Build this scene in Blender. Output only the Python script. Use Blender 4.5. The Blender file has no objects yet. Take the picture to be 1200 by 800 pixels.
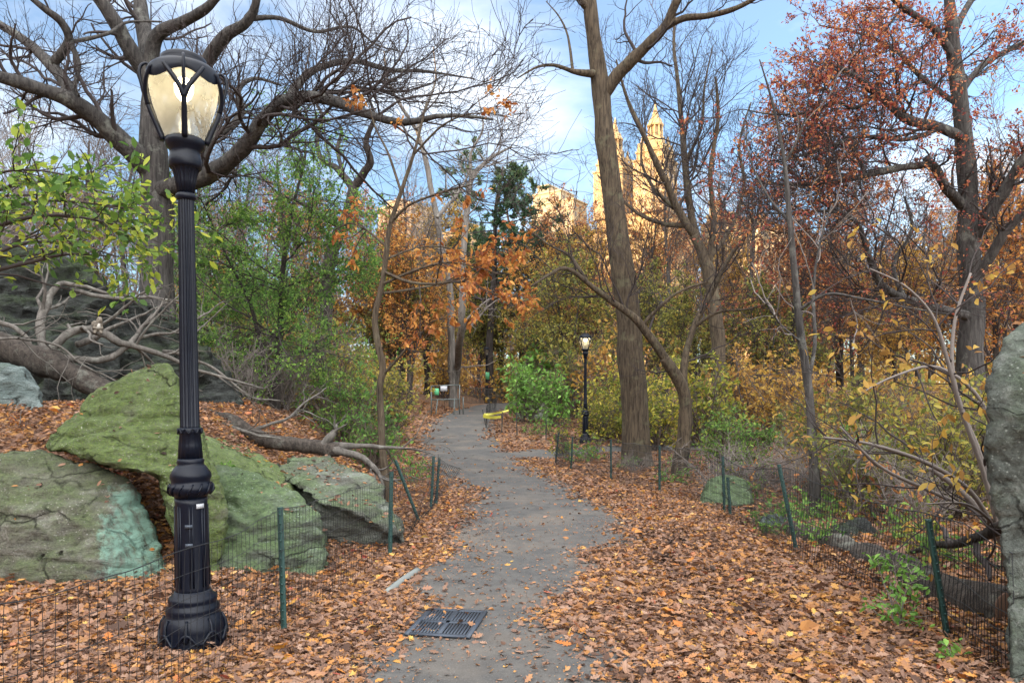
import bpy, bmesh, math
import numpy as np
from mathutils import Vector, noise as mnoise

scene = bpy.context.scene
COL = scene.collection
R = math.radians
FPX, HX, HY, EYE = 850.0, 600.0, 470.0, 1.6
SUN_AZ = np.array([-0.8, -0.6])          # horizontal direction towards the sun
SUN_EL = 10.0

# ------------------------------------------------------------------ helpers
def at(px, py, Y):
    return np.array([(px - HX) / FPX * Y, Y, EYE - (py - HY) / FPX * Y])

def S(t):
    t = np.clip(t, 0, 1)
    return t * t * (3 - 2 * t)

def _h(i, j, k):
    v = np.sin(i * 127.1 + j * 311.7 + k * 74.7) * 43758.5453
    return v - np.floor(v)

def vnoise(p):
    p = np.asarray(p, float)
    i = np.floor(p); f = p - i; f = f * f * (3 - 2 * f)
    a, b, c = i[:, 0], i[:, 1], i[:, 2]
    def L(x, y, t): return x + (y - x) * t
    x00 = L(_h(a, b, c), _h(a + 1, b, c), f[:, 0]); x10 = L(_h(a, b + 1, c), _h(a + 1, b + 1, c), f[:, 0])
    x01 = L(_h(a, b, c + 1), _h(a + 1, b, c + 1), f[:, 0]); x11 = L(_h(a, b + 1, c + 1), _h(a + 1, b + 1, c + 1), f[:, 0])
    return L(L(x00, x10, f[:, 1]), L(x01, x11, f[:, 1]), f[:, 2])

def fbm(p, o=4):
    p = np.asarray(p, float); s = 0; w = 0.5; t = 0
    for _ in range(o):
        s = s + w * vnoise(p); t += w; w *= 0.5; p = p * 2.03 + 17.3
    return s / t - 0.5

def xyz(x, y, z=0.0):
    x = np.asarray(x, float); y = np.asarray(y, float)
    return np.stack([x.ravel(), y.ravel(), np.full(x.size, z)], 1)

# ------------------------------------------------------------------ ground shape
PY = np.array([-6, 0, 4.1, 5.0, 6.5, 8, 9.1, 10.5, 12.4, 15.1, 19.4, 24, 28, 33, 38, 42, 46, 50, 56, 64])
PC = np.array([-.4, -.35, -.21, -.2, .04, .31, .45, .43, .22, -.3, -1.1, -1.7, -2.05, -2.3, -1.95, -1.3, -.5, .6, 2.6, 6])
PW = np.array([.75, .75, .72, .70, .74, .87, 1.0, 1.0, .9, .95, 1.1, 1.15, 1.15, 1.2, 1.2, 1.1, 1.1, 1.1, 1.1, 1.1])
def smooth_interp(y, a):
    return (np.interp(y, PY, a) + np.interp(y - .6, PY, a) + np.interp(y + .6, PY, a)) / 3
def pathc(y): return smooth_interp(y, PC)
def pathw(y): return smooth_interp(y, PW)

def G(x, y):
    x = np.asarray(x, float); y = np.asarray(y, float)
    sh = x.shape
    z = 1.45 * S((y - 18) / 32) + np.clip(y - 50, 0, 60) * 0.03
    d = (pathc(y) - pathw(y) - 1.0) - x
    fadeY = S((y - 5.6) / 3.2) * (1 - 0.55 * S((y - 16) / 14))
    z = z + 1.5 * S(d / 3.3) * fadeY
    off = np.abs(x - pathc(y)) - pathw(y)
    n = fbm(xyz(x * .35, y * .35), 3).reshape(sh) * 0.35 * S((off - .4) / 3)
    n2 = fbm(xyz(x * 1.7 + 9, y * 1.7), 3).reshape(sh) * 0.12 * S((off) / 1.0)
    z = z + n + n2
    z = z + 0.9 * S((np.abs(x) - 9) / 20) * S((y - 22) / 20)
    s = x * SUN_AZ[0] + y * SUN_AZ[1]
    z = z + 33 * S((s - 20) / 50)                      # unseen ridge added behind the camera to keep the sun off the glen
    return z
def g1(x, y): return float(G(np.array([x]), np.array([y]))[0])

# ------------------------------------------------------------------ mesh collector
class Geo:
    def __init__(self): self.V = []; self.F = []; self.n = 0; self.mi = []
    def add(self, V, F, m=0):
        V = np.asarray(V, float).reshape(-1, 3)
        F = np.asarray(F, int)
        self.V.append(V); self.F.append(F + self.n); self.mi.append(np.full(len(F), m)); self.n += len(V)
    def tubes(self, P, Rr, k=5, cap=True, m=0):
        P = np.asarray(P, float); Rr = np.asarray(Rr, float)
        if P.ndim == 2: P = P[None]; Rr = Rr[None]
        nb, ns, _ = P.shape
        T = np.gradient(P, axis=1)
        T /= np.linalg.norm(T, axis=2, keepdims=True) + 1e-9
        d = P[:, -1] - P[:, 0]
        d /= np.linalg.norm(d, axis=1, keepdims=True) + 1e-9
        ref = np.where(np.abs(d[:, 2:3]) < .75, np.array([[0, 0, 1.]]), np.array([[1., 0, 0]]))
        ref = ref - d * (ref * d).sum(1, keepdims=True)
        ref /= np.linalg.norm(ref, axis=1, keepdims=True) + 1e-9
        U = np.cross(T, ref[:, None, :]); U /= np.linalg.norm(U, axis=2, keepdims=True) + 1e-9
        W = np.cross(T, U)
        a = np.arange(k) / k * 2 * np.pi
        ring = P[:, :, None, :] + Rr[:, :, None, None] * (np.cos(a)[None, None, :, None] * U[:, :, None, :] + np.sin(a)[None, None, :, None] * W[:, :, None, :])
        b = np.arange(nb)[:, None, None] * ns * k; s = np.arange(ns - 1)[None, :, None] * k; j = np.arange(k)[None, None, :]; j2 = (j + 1) % k
        F = np.stack([b + s + j, b + s + j2, b + s + k + j2, b + s + k + j], -1).reshape(-1, 4)
        self.add(ring.reshape(-1, 3), F, m)
        if cap and k > 3:
            o = self.n - nb * ns * k
            bb = np.arange(nb)[:, None] * ns * k
            c1 = o + bb + np.arange(k)[None, ::-1]; c2 = o + bb + (ns - 1) * k + np.arange(k)[None, :]
            self.F += [c1, c2]; self.mi += [np.full(nb, m)] * 2
    def leaves(self, pos, axis, nrm, size, tpl, rng, m=0, curl=(0., 1.), wid=(.8, 1.2)):
        N = len(pos)
        if not N: return
        TV, TF = tpl
        axis = axis / (np.linalg.norm(axis, axis=1, keepdims=True) + 1e-9)
        side = np.cross(nrm, axis); side /= np.linalg.norm(side, axis=1, keepdims=True) + 1e-9
        nn = np.cross(axis, side)
        c = rng.uniform(curl[0], curl[1], N); w = rng.uniform(wid[0], wid[1], N)
        sz = np.broadcast_to(size, (N,))
        V = pos[:, None, :] + sz[:, None, None] * (TV[None, :, 0:1] * axis[:, None, :] + TV[None, :, 1:2] * w[:, None, None] * side[:, None, :] + TV[None, :, 2:3] * c[:, None, None] * nn[:, None, :])
        off = (np.arange(N) * len(TV))[:, None]
        base = self.n
        self.V.append(V.reshape(-1, 3)); self.n += N * len(TV)
        for f in TF:
            self.F.append(off + np.array(f)[None, :] + base); self.mi.append(np.full(N, m))
    def box(self, c, s, rz=0, m=0, top=(1, 1)):
        x, y, z = [v / 2 for v in s]
        v = np.array([[-x, -y, -z], [x, -y, -z], [x, y, -z], [-x, y, -z], [-x * top[0], -y * top[1], z], [x * top[0], -y * top[1], z], [x * top[0], y * top[1], z], [-x * top[0], y * top[1], z]])
        co, si = math.cos(rz), math.sin(rz)
        v = np.stack([v[:, 0] * co - v[:, 1] * si, v[:, 0] * si + v[:, 1] * co, v[:, 2]], 1) + np.array(c)
        self.add(v, [[3, 2, 1, 0], [4, 5, 6, 7], [0, 1, 5, 4], [1, 2, 6, 5], [2, 3, 7, 6], [3, 0, 4, 7]], m)
    def lathe(self, prof, k=32, flute=None, c=(0, 0, 0), m=0, phase=0.0):
        prof = np.asarray(prof, float); n = len(prof)
        a = np.arange(k) / k * 2 * np.pi + phase
        r = prof[:, 0:1] * np.ones((1, k))
        if flute is not None:
            r = r * (1 + flute[:, None] * np.cos(a * FL)[None, :])
        V = np.stack([r * np.cos(a), r * np.sin(a), prof[:, 1:2] * np.ones((1, k))], -1).reshape(-1, 3) + np.array(c)
        s = np.arange(n - 1)[:, None] * k; j = np.arange(k)[None, :]; j2 = (j + 1) % k
        self.add(V, np.stack([s + j, s + j2, s + k + j2, s + k + j], -1).reshape(-1, 4), m)
        o = self.n - n * k
        self.F += [o + np.arange(k)[None, ::-1], o + (n - 1) * k + np.arange(k)[None, :]]; self.mi += [np.array([m])] * 2
    def mesh(self, name, mats, smooth=True):
        me = bpy.data.meshes.new(name)
        V = np.concatenate(self.V).astype(np.float32)
        me.vertices.add(len(V)); me.vertices.foreach_set('co', V.ravel())
        tot = np.concatenate([np.full(len(f), f.shape[1]) for f in self.F if len(f)])
        loops = np.concatenate([f.ravel() for f in self.F if len(f)]).astype(np.int32)
        mi = np.concatenate([m for f, m in zip(self.F, self.mi) if len(f)]).astype(np.int32)
        me.loops.add(len(loops)); me.loops.foreach_set('vertex_index', loops)
        me.polygons.add(len(tot))
        st = np.concatenate([[0], np.cumsum(tot)[:-1]]).astype(np.int32)
        me.polygons.foreach_set('loop_start', st)
        for x in (mats if isinstance(mats, (list, tuple)) else [mats]): me.materials.append(x)
        me.polygons.foreach_set('material_index', mi)
        me.polygons.foreach_set('use_smooth', np.full(len(tot), smooth))
        me.update(calc_edges=True); me.validate()
        return me
    def build(self, name, mats, parent=None, smooth=True, loc=None):
        o = bpy.data.objects.new(name, self.mesh(name, mats, smooth)); COL.objects.link(o)
        if parent is not None: o.parent = parent
        if loc is not None: o.location = loc
        return o

def tag(o, label, cat, group=None):
    o['label'] = label; o['category'] = cat
    if group: o['group'] = group
    return o
def kind(o, k): o['kind'] = k; return o
def thing(name, label, cat, loc=(0, 0, 0), rz=0.0, group=None):
    o = bpy.data.objects.new(name, None); COL.objects.link(o)
    o.location = [float(v) for v in loc]; o.rotation_euler = (0, 0, rz); o.empty_display_size = .2
    return tag(o, label, cat, group)
KIDS = {}
def dup(root, loc, rz=0.0, sc=1.0, label=None, group=None):
    r = root.copy(); COL.objects.link(r); r.location = [float(v) for v in loc]; r.rotation_euler = (0, 0, rz)
    r.scale = (sc, sc, sc) if np.isscalar(sc) else sc
    if label: r['label'] = label
    if group: r['group'] = group
    for ch in list(root.children):
        c = ch.copy(); COL.objects.link(c); c.parent = r
        for gch in list(ch.children):
            d = gch.copy(); COL.objects.link(d); d.parent = c
    return r

# ------------------------------------------------------------------ materials
def newmat(name):
    m = bpy.data.materials.new(name); m.use_nodes = True
    nt = m.node_tree; nt.nodes.clear()
    out = nt.nodes.new('ShaderNodeOutputMaterial')
    return m, nt, out
def N(nt, t, **kw):
    n = nt.nodes.new(t)
    for k, v in kw.items(): setattr(n, k, v)
    return n
def ramp(nt, fac, stops, interp='LINEAR'):
    r = N(nt, 'ShaderNodeValToRGB'); cr = r.color_ramp; cr.interpolation = interp
    while len(cr.elements) < len(stops): cr.elements.new(0.5)
    for e, (p, c) in zip(cr.elements, stops):
        e.position = p; e.color = (*c, 1) if len(c) == 3 else c
    nt.links.new(fac, r.inputs[0]); return r.outputs[0]
def mixc(nt, f, a, b, mode='MIX'):
    n = N(nt, 'ShaderNodeMix', data_type='RGBA', blend_type=mode)
    for s, v in ((0, f), (6, a), (7, b)):
        if hasattr(v, 'is_linked') or hasattr(v, 'links'): nt.links.new(v, n.inputs[s])
        else: n.inputs[s].default_value = v if s == 0 else (*v, 1)
    return n.outputs[2]
def mth(nt, op, a, b=None, c=None, clamp=False):
    n = N(nt, 'ShaderNodeMath', operation=op, use_clamp=clamp)
    for i, v in enumerate((a, b, c)):
        if v is None: continue
        if hasattr(v, 'links'): nt.links.new(v, n.inputs[i])
        else: n.inputs[i].default_value = v
    return n.outputs[0]
def coords(nt, scale=(1, 1, 1), which='Object'):
    tc = N(nt, 'ShaderNodeTexCoord'); mp = N(nt, 'ShaderNodeMapping'); mp.inputs['Scale'].default_value = scale
    nt.links.new(tc.outputs[which], mp.inputs[0]); return mp.outputs[0]
def noise(nt, vec, scale, detail=5, rough=.55, dist=0.0):
    n = N(nt, 'ShaderNodeTexNoise'); nt.links.new(vec, n.inputs['Vector'])
    n.inputs['Scale'].default_value = scale; n.inputs['Detail'].default_value = detail; n.inputs['Roughness'].default_value = rough; n.inputs['Distortion'].default_value = dist
    return n.outputs[0]
def voro(nt, vec, scale, feature='F1', out='Color'):
    n = N(nt, 'ShaderNodeTexVoronoi', feature=feature); nt.links.new(vec, n.inputs['Vector']); n.inputs['Scale'].default_value = scale
    return n.outputs[out]
def bump(nt, h, strength=.5, dist=.02, prev=None):
    b = N(nt, 'ShaderNodeBump'); b.inputs['Strength'].default_value = strength; b.inputs['Distance'].default_value = dist
    nt.links.new(h, b.inputs['Height'])
    if prev is not None: nt.links.new(prev, b.inputs['Normal'])
    return b.outputs[0]
def principled(nt, out, color, rough=.7, normal=None, metal=0.0, spec=.5, **kw):
    p = N(nt, 'ShaderNodeBsdfPrincipled')
    if hasattr(color, 'links'): nt.links.new(color, p.inputs['Base Color'])
    else: p.inputs['Base Color'].default_value = (*color, 1)
    if hasattr(rough, 'links'): nt.links.new(rough, p.inputs['Roughness'])
    else: p.inputs['Roughness'].default_value = rough
    p.inputs['Metallic'].default_value = metal; p.inputs['Specular IOR Level'].default_value = spec
    if normal is not None: nt.links.new(normal, p.inputs['Normal'])
    for k, v in kw.items(): p.inputs[k].default_value = v
    if out is not None: nt.links.new(p.outputs[0], out.inputs[0])
    return p

def mat_bark(name, c1, c2, lichen=None, sc=9.0, stretch=.12, bs=.8):
    m, nt, out = newmat(name)
    v = coords(nt, (1, 1, stretch)); v2 = coords(nt)
    n1 = noise(nt, v, sc, 6, .65, .6); n2 = noise(nt, v2, 1.3, 4)
    col = ramp(nt, n1, [(.32, c1), (.5, tuple((a + b) / 2 for a, b in zip(c1, c2))), (.7, c2)])
    col = mixc(nt, mth(nt, 'MULTIPLY', n2, .45), col, tuple(x * .55 for x in c1))
    if lichen:
        n3 = noise(nt, v2, 3.0, 6, .7)
        col = mixc(nt, ramp(nt, n3, [(.55, (0, 0, 0)), (.68, (.55, .55, .55))]), col, lichen)
    principled(nt, out, col, .9, bump(nt, n1, bs, .03), spec=.2)
    return m
def mat_leaf(name, cols, trans=.4, rough=.55):
    m, nt, out = newmat(name)
    g = N(nt, 'ShaderNodeNewGeometry')
    oi = N(nt, 'ShaderNodeObjectInfo')
    stops = [(i / max(1, len(cols) - 1), c) for i, c in enumerate(cols)]
    v = coords(nt); big = noise(nt, v, .9, 3)
    f = mth(nt, 'ADD', mth(nt, 'MULTIPLY', g.outputs['Random Per Island'], .72), mth(nt, 'MULTIPLY', mth(nt, 'SUBTRACT', big, .32), .8), clamp=True)
    f = mth(nt, 'ADD', f, mth(nt, 'MULTIPLY', mth(nt, 'SUBTRACT', oi.outputs['Random'], .5), .25), clamp=True)
    col = ramp(nt, f, stops)
    hs = N(nt, 'ShaderNodeHueSaturation'); nt.links.new(col, hs.inputs['Color'])
    nt.links.new(mth(nt, 'MULTIPLY_ADD', g.outputs['Random Per Island'], .5, .75), hs.inputs['Value'])
    p = principled(nt, None, (1, 1, 1), rough, spec=.3); nt.links.new(hs.outputs[0], p.inputs['Base Color'])
    t = N(nt, 'ShaderNodeBsdfTranslucent'); nt.links.new(hs.outputs[0], t.inputs[0])
    mx = N(nt, 'ShaderNodeMixShader'); mx.inputs[0].default_value = trans
    nt.links.new(p.outputs[0], mx.inputs[1]); nt.links.new(t.outputs[0], mx.inputs[2]); nt.links.new(mx.outputs[0], out.inputs[0])
    return m
def mat_plain(name, col, rough=.5, metal=0, spec=.5, var=.25, sc=6, bs=.15):
    m, nt, out = newmat(name)
    v = coords(nt); n = noise(nt, v, sc, 6, .6)
    c = mixc(nt, mth(nt, 'MULTIPLY', n, var), col, tuple(x * .45 for x in col))
    rr = mth(nt, 'MULTIPLY_ADD', n, .25, rough - .12)
    principled(nt, out, c, rr, bump(nt, n, bs, .01), metal, spec)
    return m
def mat_emit(name, col, st):
    m, nt, out = newmat(name); e = N(nt, 'ShaderNodeEmission'); e.inputs[0].default_value = (*col, 1); e.inputs[1].default_value = st
    nt.links.new(e.outputs[0], out.inputs[0]); return m

def mat_rock(name, stone1, stone2, moss=.5, mossc=(.08, .13, .035), moss2=(.14, .19, .06), pale=(.36, .37, .33), paint=False, mossz=.6, strata=3.0):
    m, nt, out = newmat(name)
    v = coords(nt)
    strat = coords(nt, (1.0, 1.0, strata))
    n1 = noise(nt, strat, 2.6, 8, .68, .35); n2 = noise(nt, v, 1.1, 6, .6, .3); n3 = noise(nt, v, 22, 6, .7); n4 = noise(nt, v, 6, 6, .7, .4)
    n5 = noise(nt, v, 55, 5, .8)
    col = ramp(nt, n1, [(.3, stone1), (.52, stone2), (.72, pale)])
    crk = ramp(nt, noise(nt, strat, 3.4, 10, .8, .8), [(.34, (1, 1, 1)), (.44, (0, 0, 0))])
    col = mixc(nt, mth(nt, 'MULTIPLY', crk, .5), col, tuple(x * .4 for x in stone1))
    g = N(nt, 'ShaderNodeNewGeometry'); sep = N(nt, 'ShaderNodeSeparateXYZ'); nt.links.new(g.outputs['Normal'], sep.inputs[0])
    up = mth(nt, 'MULTIPLY', sep.outputs['Z'], mossz)
    mf = mth(nt, 'ADD', mth(nt, 'ADD', mth(nt, 'MULTIPLY', mth(nt, 'SUBTRACT', n2, .5), 2.2), mth(nt, 'MULTIPLY', mth(nt, 'SUBTRACT', n4, .5), 1.3)), mth(nt, 'ADD', up, moss - .5))
    mf = mth(nt, 'MULTIPLY_ADD', mf, 1.9, .2, clamp=True)
    mf = mth(nt, 'MULTIPLY', mf, ramp(nt, n5, [(.3, (.35, .35, .35)), (.55, (1, 1, 1))]))
    mc = mixc(nt, ramp(nt, n3, [(.35, (0, 0, 0)), (.65, (1, 1, 1))]), mossc, moss2)
    col = mixc(nt, mth(nt, 'MULTIPLY', mf, .9), col, mc)
    sp = ramp(nt, noise(nt, v, 14, 4, .8), [(.62, (0, 0, 0)), (.70, (.6, .6, .6))])
    col = mixc(nt, sp, col, pale)
    # grain, lichen freckles and joint cracks
    gr_ = ramp(nt, n5, [(.30, (.45, .45, .45)), (.5, (1, 1, 1)), (.72, (1.5, 1.5, 1.5))])
    col = mixc(nt, .8, col, gr_, 'MULTIPLY')
    lv = voro(nt, v, 30, out='Distance'); lsel = noise(nt, v, 2.2, 4)
    col = mixc(nt, mth(nt, 'MULTIPLY', ramp(nt, lv, [(.12, (1, 1, 1)), (.24, (0, 0, 0))]), ramp(nt, lsel, [(.5, (0, 0, 0)), (.62, (.7, .7, .7))])), col, tuple(min(.5, x * 1.25) for x in pale))
    dv = N(nt, 'ShaderNodeVectorMath', operation='ADD'); nt.links.new(coords(nt, (.8, .8, 1.7)), dv.inputs[0])
    nz_ = N(nt, 'ShaderNodeTexNoise'); nt.links.new(v, nz_.inputs['Vector']); nz_.inputs['Scale'].default_value = 2.2; nz_.inputs['Detail'].default_value = 6
    ns_ = N(nt, 'ShaderNodeVectorMath', operation='SCALE'); nt.links.new(nz_.outputs[1], ns_.inputs[0]); ns_.inputs['Scale'].default_value = .55; nt.links.new(ns_.outputs[0], dv.inputs[1])
    ck = ramp(nt, voro(nt, dv.outputs[0], 1.5, 'DISTANCE_TO_EDGE', 'Distance'), [(.0, (1, 1, 1)), (.022, (0, 0, 0))])
    ck = mth(nt, 'MULTIPLY', ck, ramp(nt, noise(nt, v, 1.7, 3), [(.45, (0, 0, 0)), (.58, (1, 1, 1))]))
    col = mixc(nt, mth(nt, 'MULTIPLY', ck, .8), col, (.012, .012, .01))
    if paint:
        s = N(nt, 'ShaderNodeSeparateXYZ'); nt.links.new(v, s.inputs[0])
        z = s.outputs['Z']
        cx = mth(nt, 'MULTIPLY_ADD', z, -.41, -3.10)
        hw = mth(nt, 'MULTIPLY_ADD', z, -.13, .19)
        dd = mth(nt, 'SUBTRACT', hw, mth(nt, 'ABSOLUTE', mth(nt, 'SUBTRACT', s.outputs['X'], cx)))
        top = mth(nt, 'SUBTRACT', .82, z)
        dd = mth(nt, 'MINIMUM', dd, mth(nt, 'MULTIPLY', top, .6))
        nn = mth(nt, 'MULTIPLY', mth(nt, 'SUBTRACT', noise(nt, v, 11, 8, .75), .5), .42)
        pf = mth(nt, 'MULTIPLY_ADD', mth(nt, 'ADD', dd, nn), 16, .3, clamp=True)
        wear = ramp(nt, noise(nt, coords(nt, (1, 1, .35)), 14, 6, .7), [(.36, (.15, .15, .15)), (.52, (1, 1, 1))])
        pf = mth(nt, 'MULTIPLY', pf, wear)
        col = mixc(nt, mth(nt, 'MULTIPLY', pf, .8), col, (.21, .37, .30))
    nrm = bump(nt, n5, .5, .012, bump(nt, n3, .6, .03, bump(nt, n1, 1.0, .12, bump(nt, n4, .7, .06, bump(nt, mth(nt, 'SUBTRACT', 1.0, ck), 1.0, .05)))))
    principled(nt, out, col, .88, nrm, spec=.25)
    return m

M = {}
M['bark_grey'] = mat_bark('bark_grey', (.02, .019, .019), (.115, .107, .10), (.22, .23, .20), sc=17, bs=1.0)
M['bark_brown'] = mat_bark('bark_brown', (.022, .017, .013), (.15, .116, .08), (.14, .14, .09), sc=22, bs=1.0)
M['bark_pale'] = mat_bark('bark_pale', (.07, .062, .056), (.26, .235, .21), (.30, .30, .26))
M['bark_dark'] = mat_bark('bark_dark', (.022, .019, .018), (.075, .064, .057))
M['twig_dark'] = mat_plain('twig_dark', (.055, .046, .045), .9, spec=.15)
M['twig_brown'] = mat_plain('twig_brown', (.12, .095, .082), .9, spec=.15)
M['twig_grey'] = mat_plain('twig_grey', (.20, .175, .16), .9, spec=.15)
M['dead_wood'] = mat_bark('dead_wood', (.05, .045, .04), (.19, .175, .158), (.25, .255, .225), sc=12)
M['log_bark'] = mat_bark('log_bark', (.022, .019, .017), (.105, .088, .075), (.22, .23, .20), sc=20, stretch=.6, bs=1.0)
M['cut_wood'] = mat_plain('cut_wood', (.10, .055, .035), .9)
M['lamp_iron'] = mat_plain('lamp_iron', (.003, .0055, .013), .36, 0, .22, .6, 9, .3)
M['wire'] = mat_plain('wire', (.022, .026, .03), .45, .3, .5)
M['post_green'] = mat_plain('post_green', (.018, .06, .055), .5, 0, .5, .6, 20, .3)
M['post_dark'] = mat_plain('post_dark', (.028, .035, .036), .6)
M['grate_iron'] = mat_plain('grate_iron', (.06, .075, .10), .5, .4, .5, .5, 25, .3)
M['drain_shade'] = mat_plain('drain_shade', (.006, .006, .006), .95)  # near-black colour standing in for the shade below the grate
M['white_sign'] = mat_plain('white_sign', (.42, .44, .47), .6)
M['green_sign'] = mat_plain('green_sign', (.10, .42, .20), .6)
M['tape'] = mat_plain('tape', (.50, .46, .05), .5)
M['pale_pipe'] = mat_plain('pale_pipe', (.20, .22, .21), .6, var=.5)
M['galv'] = mat_plain('galv', (.11, .13, .125), .5, .3)
M['fur'] = mat_plain('fur', (.17, .145, .115), .9, var=.6, sc=40)
M['fur_pale'] = mat_plain('fur_pale', (.42, .40, .36), .9)
M['eye'] = mat_plain('eye', (.01, .01, .01), .2)

# ------------------------------------------------------------------ leaf shapes
def tpl_simple(w=.24):
    V = np.array([[0, 0, 0], [.32, w, .10], [.68, w * .85, .12], [1, 0, -.12], [.68, -w * .85, .12], [.32, -w, .10]])
    return V, [[0, 3, 2, 1], [0, 5, 4, 3]]
def tpl_dia(w=.3):
    V = np.array([[0, 0, 0], [.45, w, .12], [1, 0, -.08], [.45, -w, .12]])
    return V, [[0, 2, 1], [0, 3, 2]]
def tpl_oak():
    h = [(.12, .05), (.24, .21), (.34, .10), (.48, .33), (.60, .14), (.74, .25), (.84, .09)]
    V = [[0, 0, 0]] + [[a, b, .28 * b + .25 * (a - .5) ** 2] for a, b in h] + [[1, 0, .10]] + [[a, -b, .28 * b + .25 * (a - .5) ** 2] for a, b in h[::-1]]
    n = len(h)
    return np.array(V), [[n + 1] + list(range(n, -1, -1)), [0] + list(range(2 * n + 1, n, -1))]
def tpl_star():
    V = [[0, 0, 0]]
    pts = [(.10, .10), (-.02, .40), (.28, .24), (.55, .50), (.58, .17), (1, 0)]
    V += [[a, b, .3 * abs(b)] for a, b in pts] + [[a, -b, .3 * abs(b)] for a, b in pts[:-1][::-1]]
    return np.array(V), [[0, 6, 5, 4, 3, 2, 1], [0, 11, 10, 9, 8, 7, 6]]
T_W = tpl_simple(.34)
T_S, T_D, T_O, T_M, T_N = tpl_simple(), tpl_dia(), tpl_oak(), tpl_star(), tpl_simple(.13)

# ------------------------------------------------------------------ branches
def catmull(P, n):
    P = np.asarray(P, float); t = np.linspace(0, len(P) - 1, n); i = np.clip(np.floor(t).astype(int), 0, len(P) - 2); f = (t - i)[:, None]
    g = lambda k: P[np.clip(k, 0, len(P) - 1)]
    a, b, c, d = g(i - 1), g(i), g(i + 1), g(i + 2)
    return .5 * (2 * b + (c - a) * f + (2 * a - 5 * b + 4 * c - d) * f ** 2 + (3 * b - a - 3 * c + d) * f ** 3)

def spawn(P, Rr, rng, dens=None, n=None, t0=.2, t1=1.0, ang=(35, 65), ratio=.5, lmin=.15, lmax=9., radr=.6, rmin=.003, ns=7, wob=.16, up=.05, taper=.35, out=None, vary=.35, flat=0.0):
    nb, m, _ = P.shape
    seg = np.linalg.norm(np.diff(P, axis=1), axis=2); Ln = seg.sum(1)
    cnt = np.full(nb, n) if n is not None else np.maximum(1, rng.poisson(np.maximum(Ln * dens * (t1 - t0), .01)))
    idx = np.repeat(np.arange(nb), cnt); K = len(idx)
    if K == 0: return None
    t = t0 + (t1 - t0) * rng.random(K) ** .9
    f = t * (m - 1); i = np.clip(np.floor(f).astype(int), 0, m - 2); fr = (f - i)[:, None]
    pos = P[idx, i] * (1 - fr) + P[idx, i + 1] * fr
    tan = P[idx, i + 1] - P[idx, i]; tan /= np.linalg.norm(tan, axis=1, keepdims=True) + 1e-9
    rp = Rr[idx, i] * (1 - fr[:, 0]) + Rr[idx, i + 1] * fr[:, 0]
    rv = rng.normal(size=(K, 3)); rv[:, 2] *= (1 - flat)
    pr = rv - tan * (rv * tan).sum(1, keepdims=True); pr /= np.linalg.norm(pr, axis=1, keepdims=True) + 1e-9
    a = np.radians(rng.uniform(ang[0], ang[1], K))[:, None]
    d = np.cos(a) * tan + np.sin(a) * pr
    L = np.clip(Ln[idx] * ratio * (1.15 - .6 * t) * rng.uniform(1 - vary, 1 + vary, K), lmin, lmax)
    r0 = np.maximum(np.minimum(rp * radr, rp * .95), rmin)
    Q = np.zeros((K, ns, 3)); Q[:, 0] = pos
    st = (L / (ns - 1))[:, None]
    for k in range(1, ns):
        d = d + rng.normal(size=(K, 3)) * wob + np.array([0, 0, up])
        d /= np.linalg.norm(d, axis=1, keepdims=True)
        Q[:, k] = Q[:, k - 1] + d * st
    RR = np.maximum(r0[:, None] * np.linspace(1, taper, ns)[None, :], rmin * .8)
    return Q, RR

def leaf_on(P, rng, per, size, tpl, geo, droop=.5, tn=(.15, 1.0), spread=.7, m=0, jitter=.03, flat=.6, curl=(-.3, 1.2)):
    nb, ns, _ = P.shape
    cnt = rng.poisson(per, nb); idx = np.repeat(np.arange(nb), cnt); K = len(idx)
    if not K: return
    t = rng.uniform(tn[0], tn[1], K) * (ns - 1); i = np.clip(np.floor(t).astype(int), 0, ns - 2); fr = (t - i)[:, None]
    pos = P[idx, i] * (1 - fr) + P[idx, i + 1] * fr + rng.normal(size=(K, 3)) * jitter
    tan = P[idx, i + 1] - P[idx, i]; tan /= np.linalg.norm(tan, axis=1, keepdims=True) + 1e-9
    ax = tan * .6 + rng.normal(size=(K, 3)) * spread + np.array([0, 0, -droop])
    nr = rng.normal(size=(K, 3)) + np.array([0, 0, flat * 2.5])
    geo.leaves(pos, ax, nr, size * rng.uniform(.65, 1.3, K), tpl, rng, m, curl)

def limb_world(pts, Y0=None, n=26):
    """pts rows: px, py, depth, radius"""
    a = np.array([[*at(p[0], p[1], p[2]), p[3]] for p in pts])
    c = catmull(a, n)
    return c[:, :3], np.maximum(c[:, 3], .006)

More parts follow.
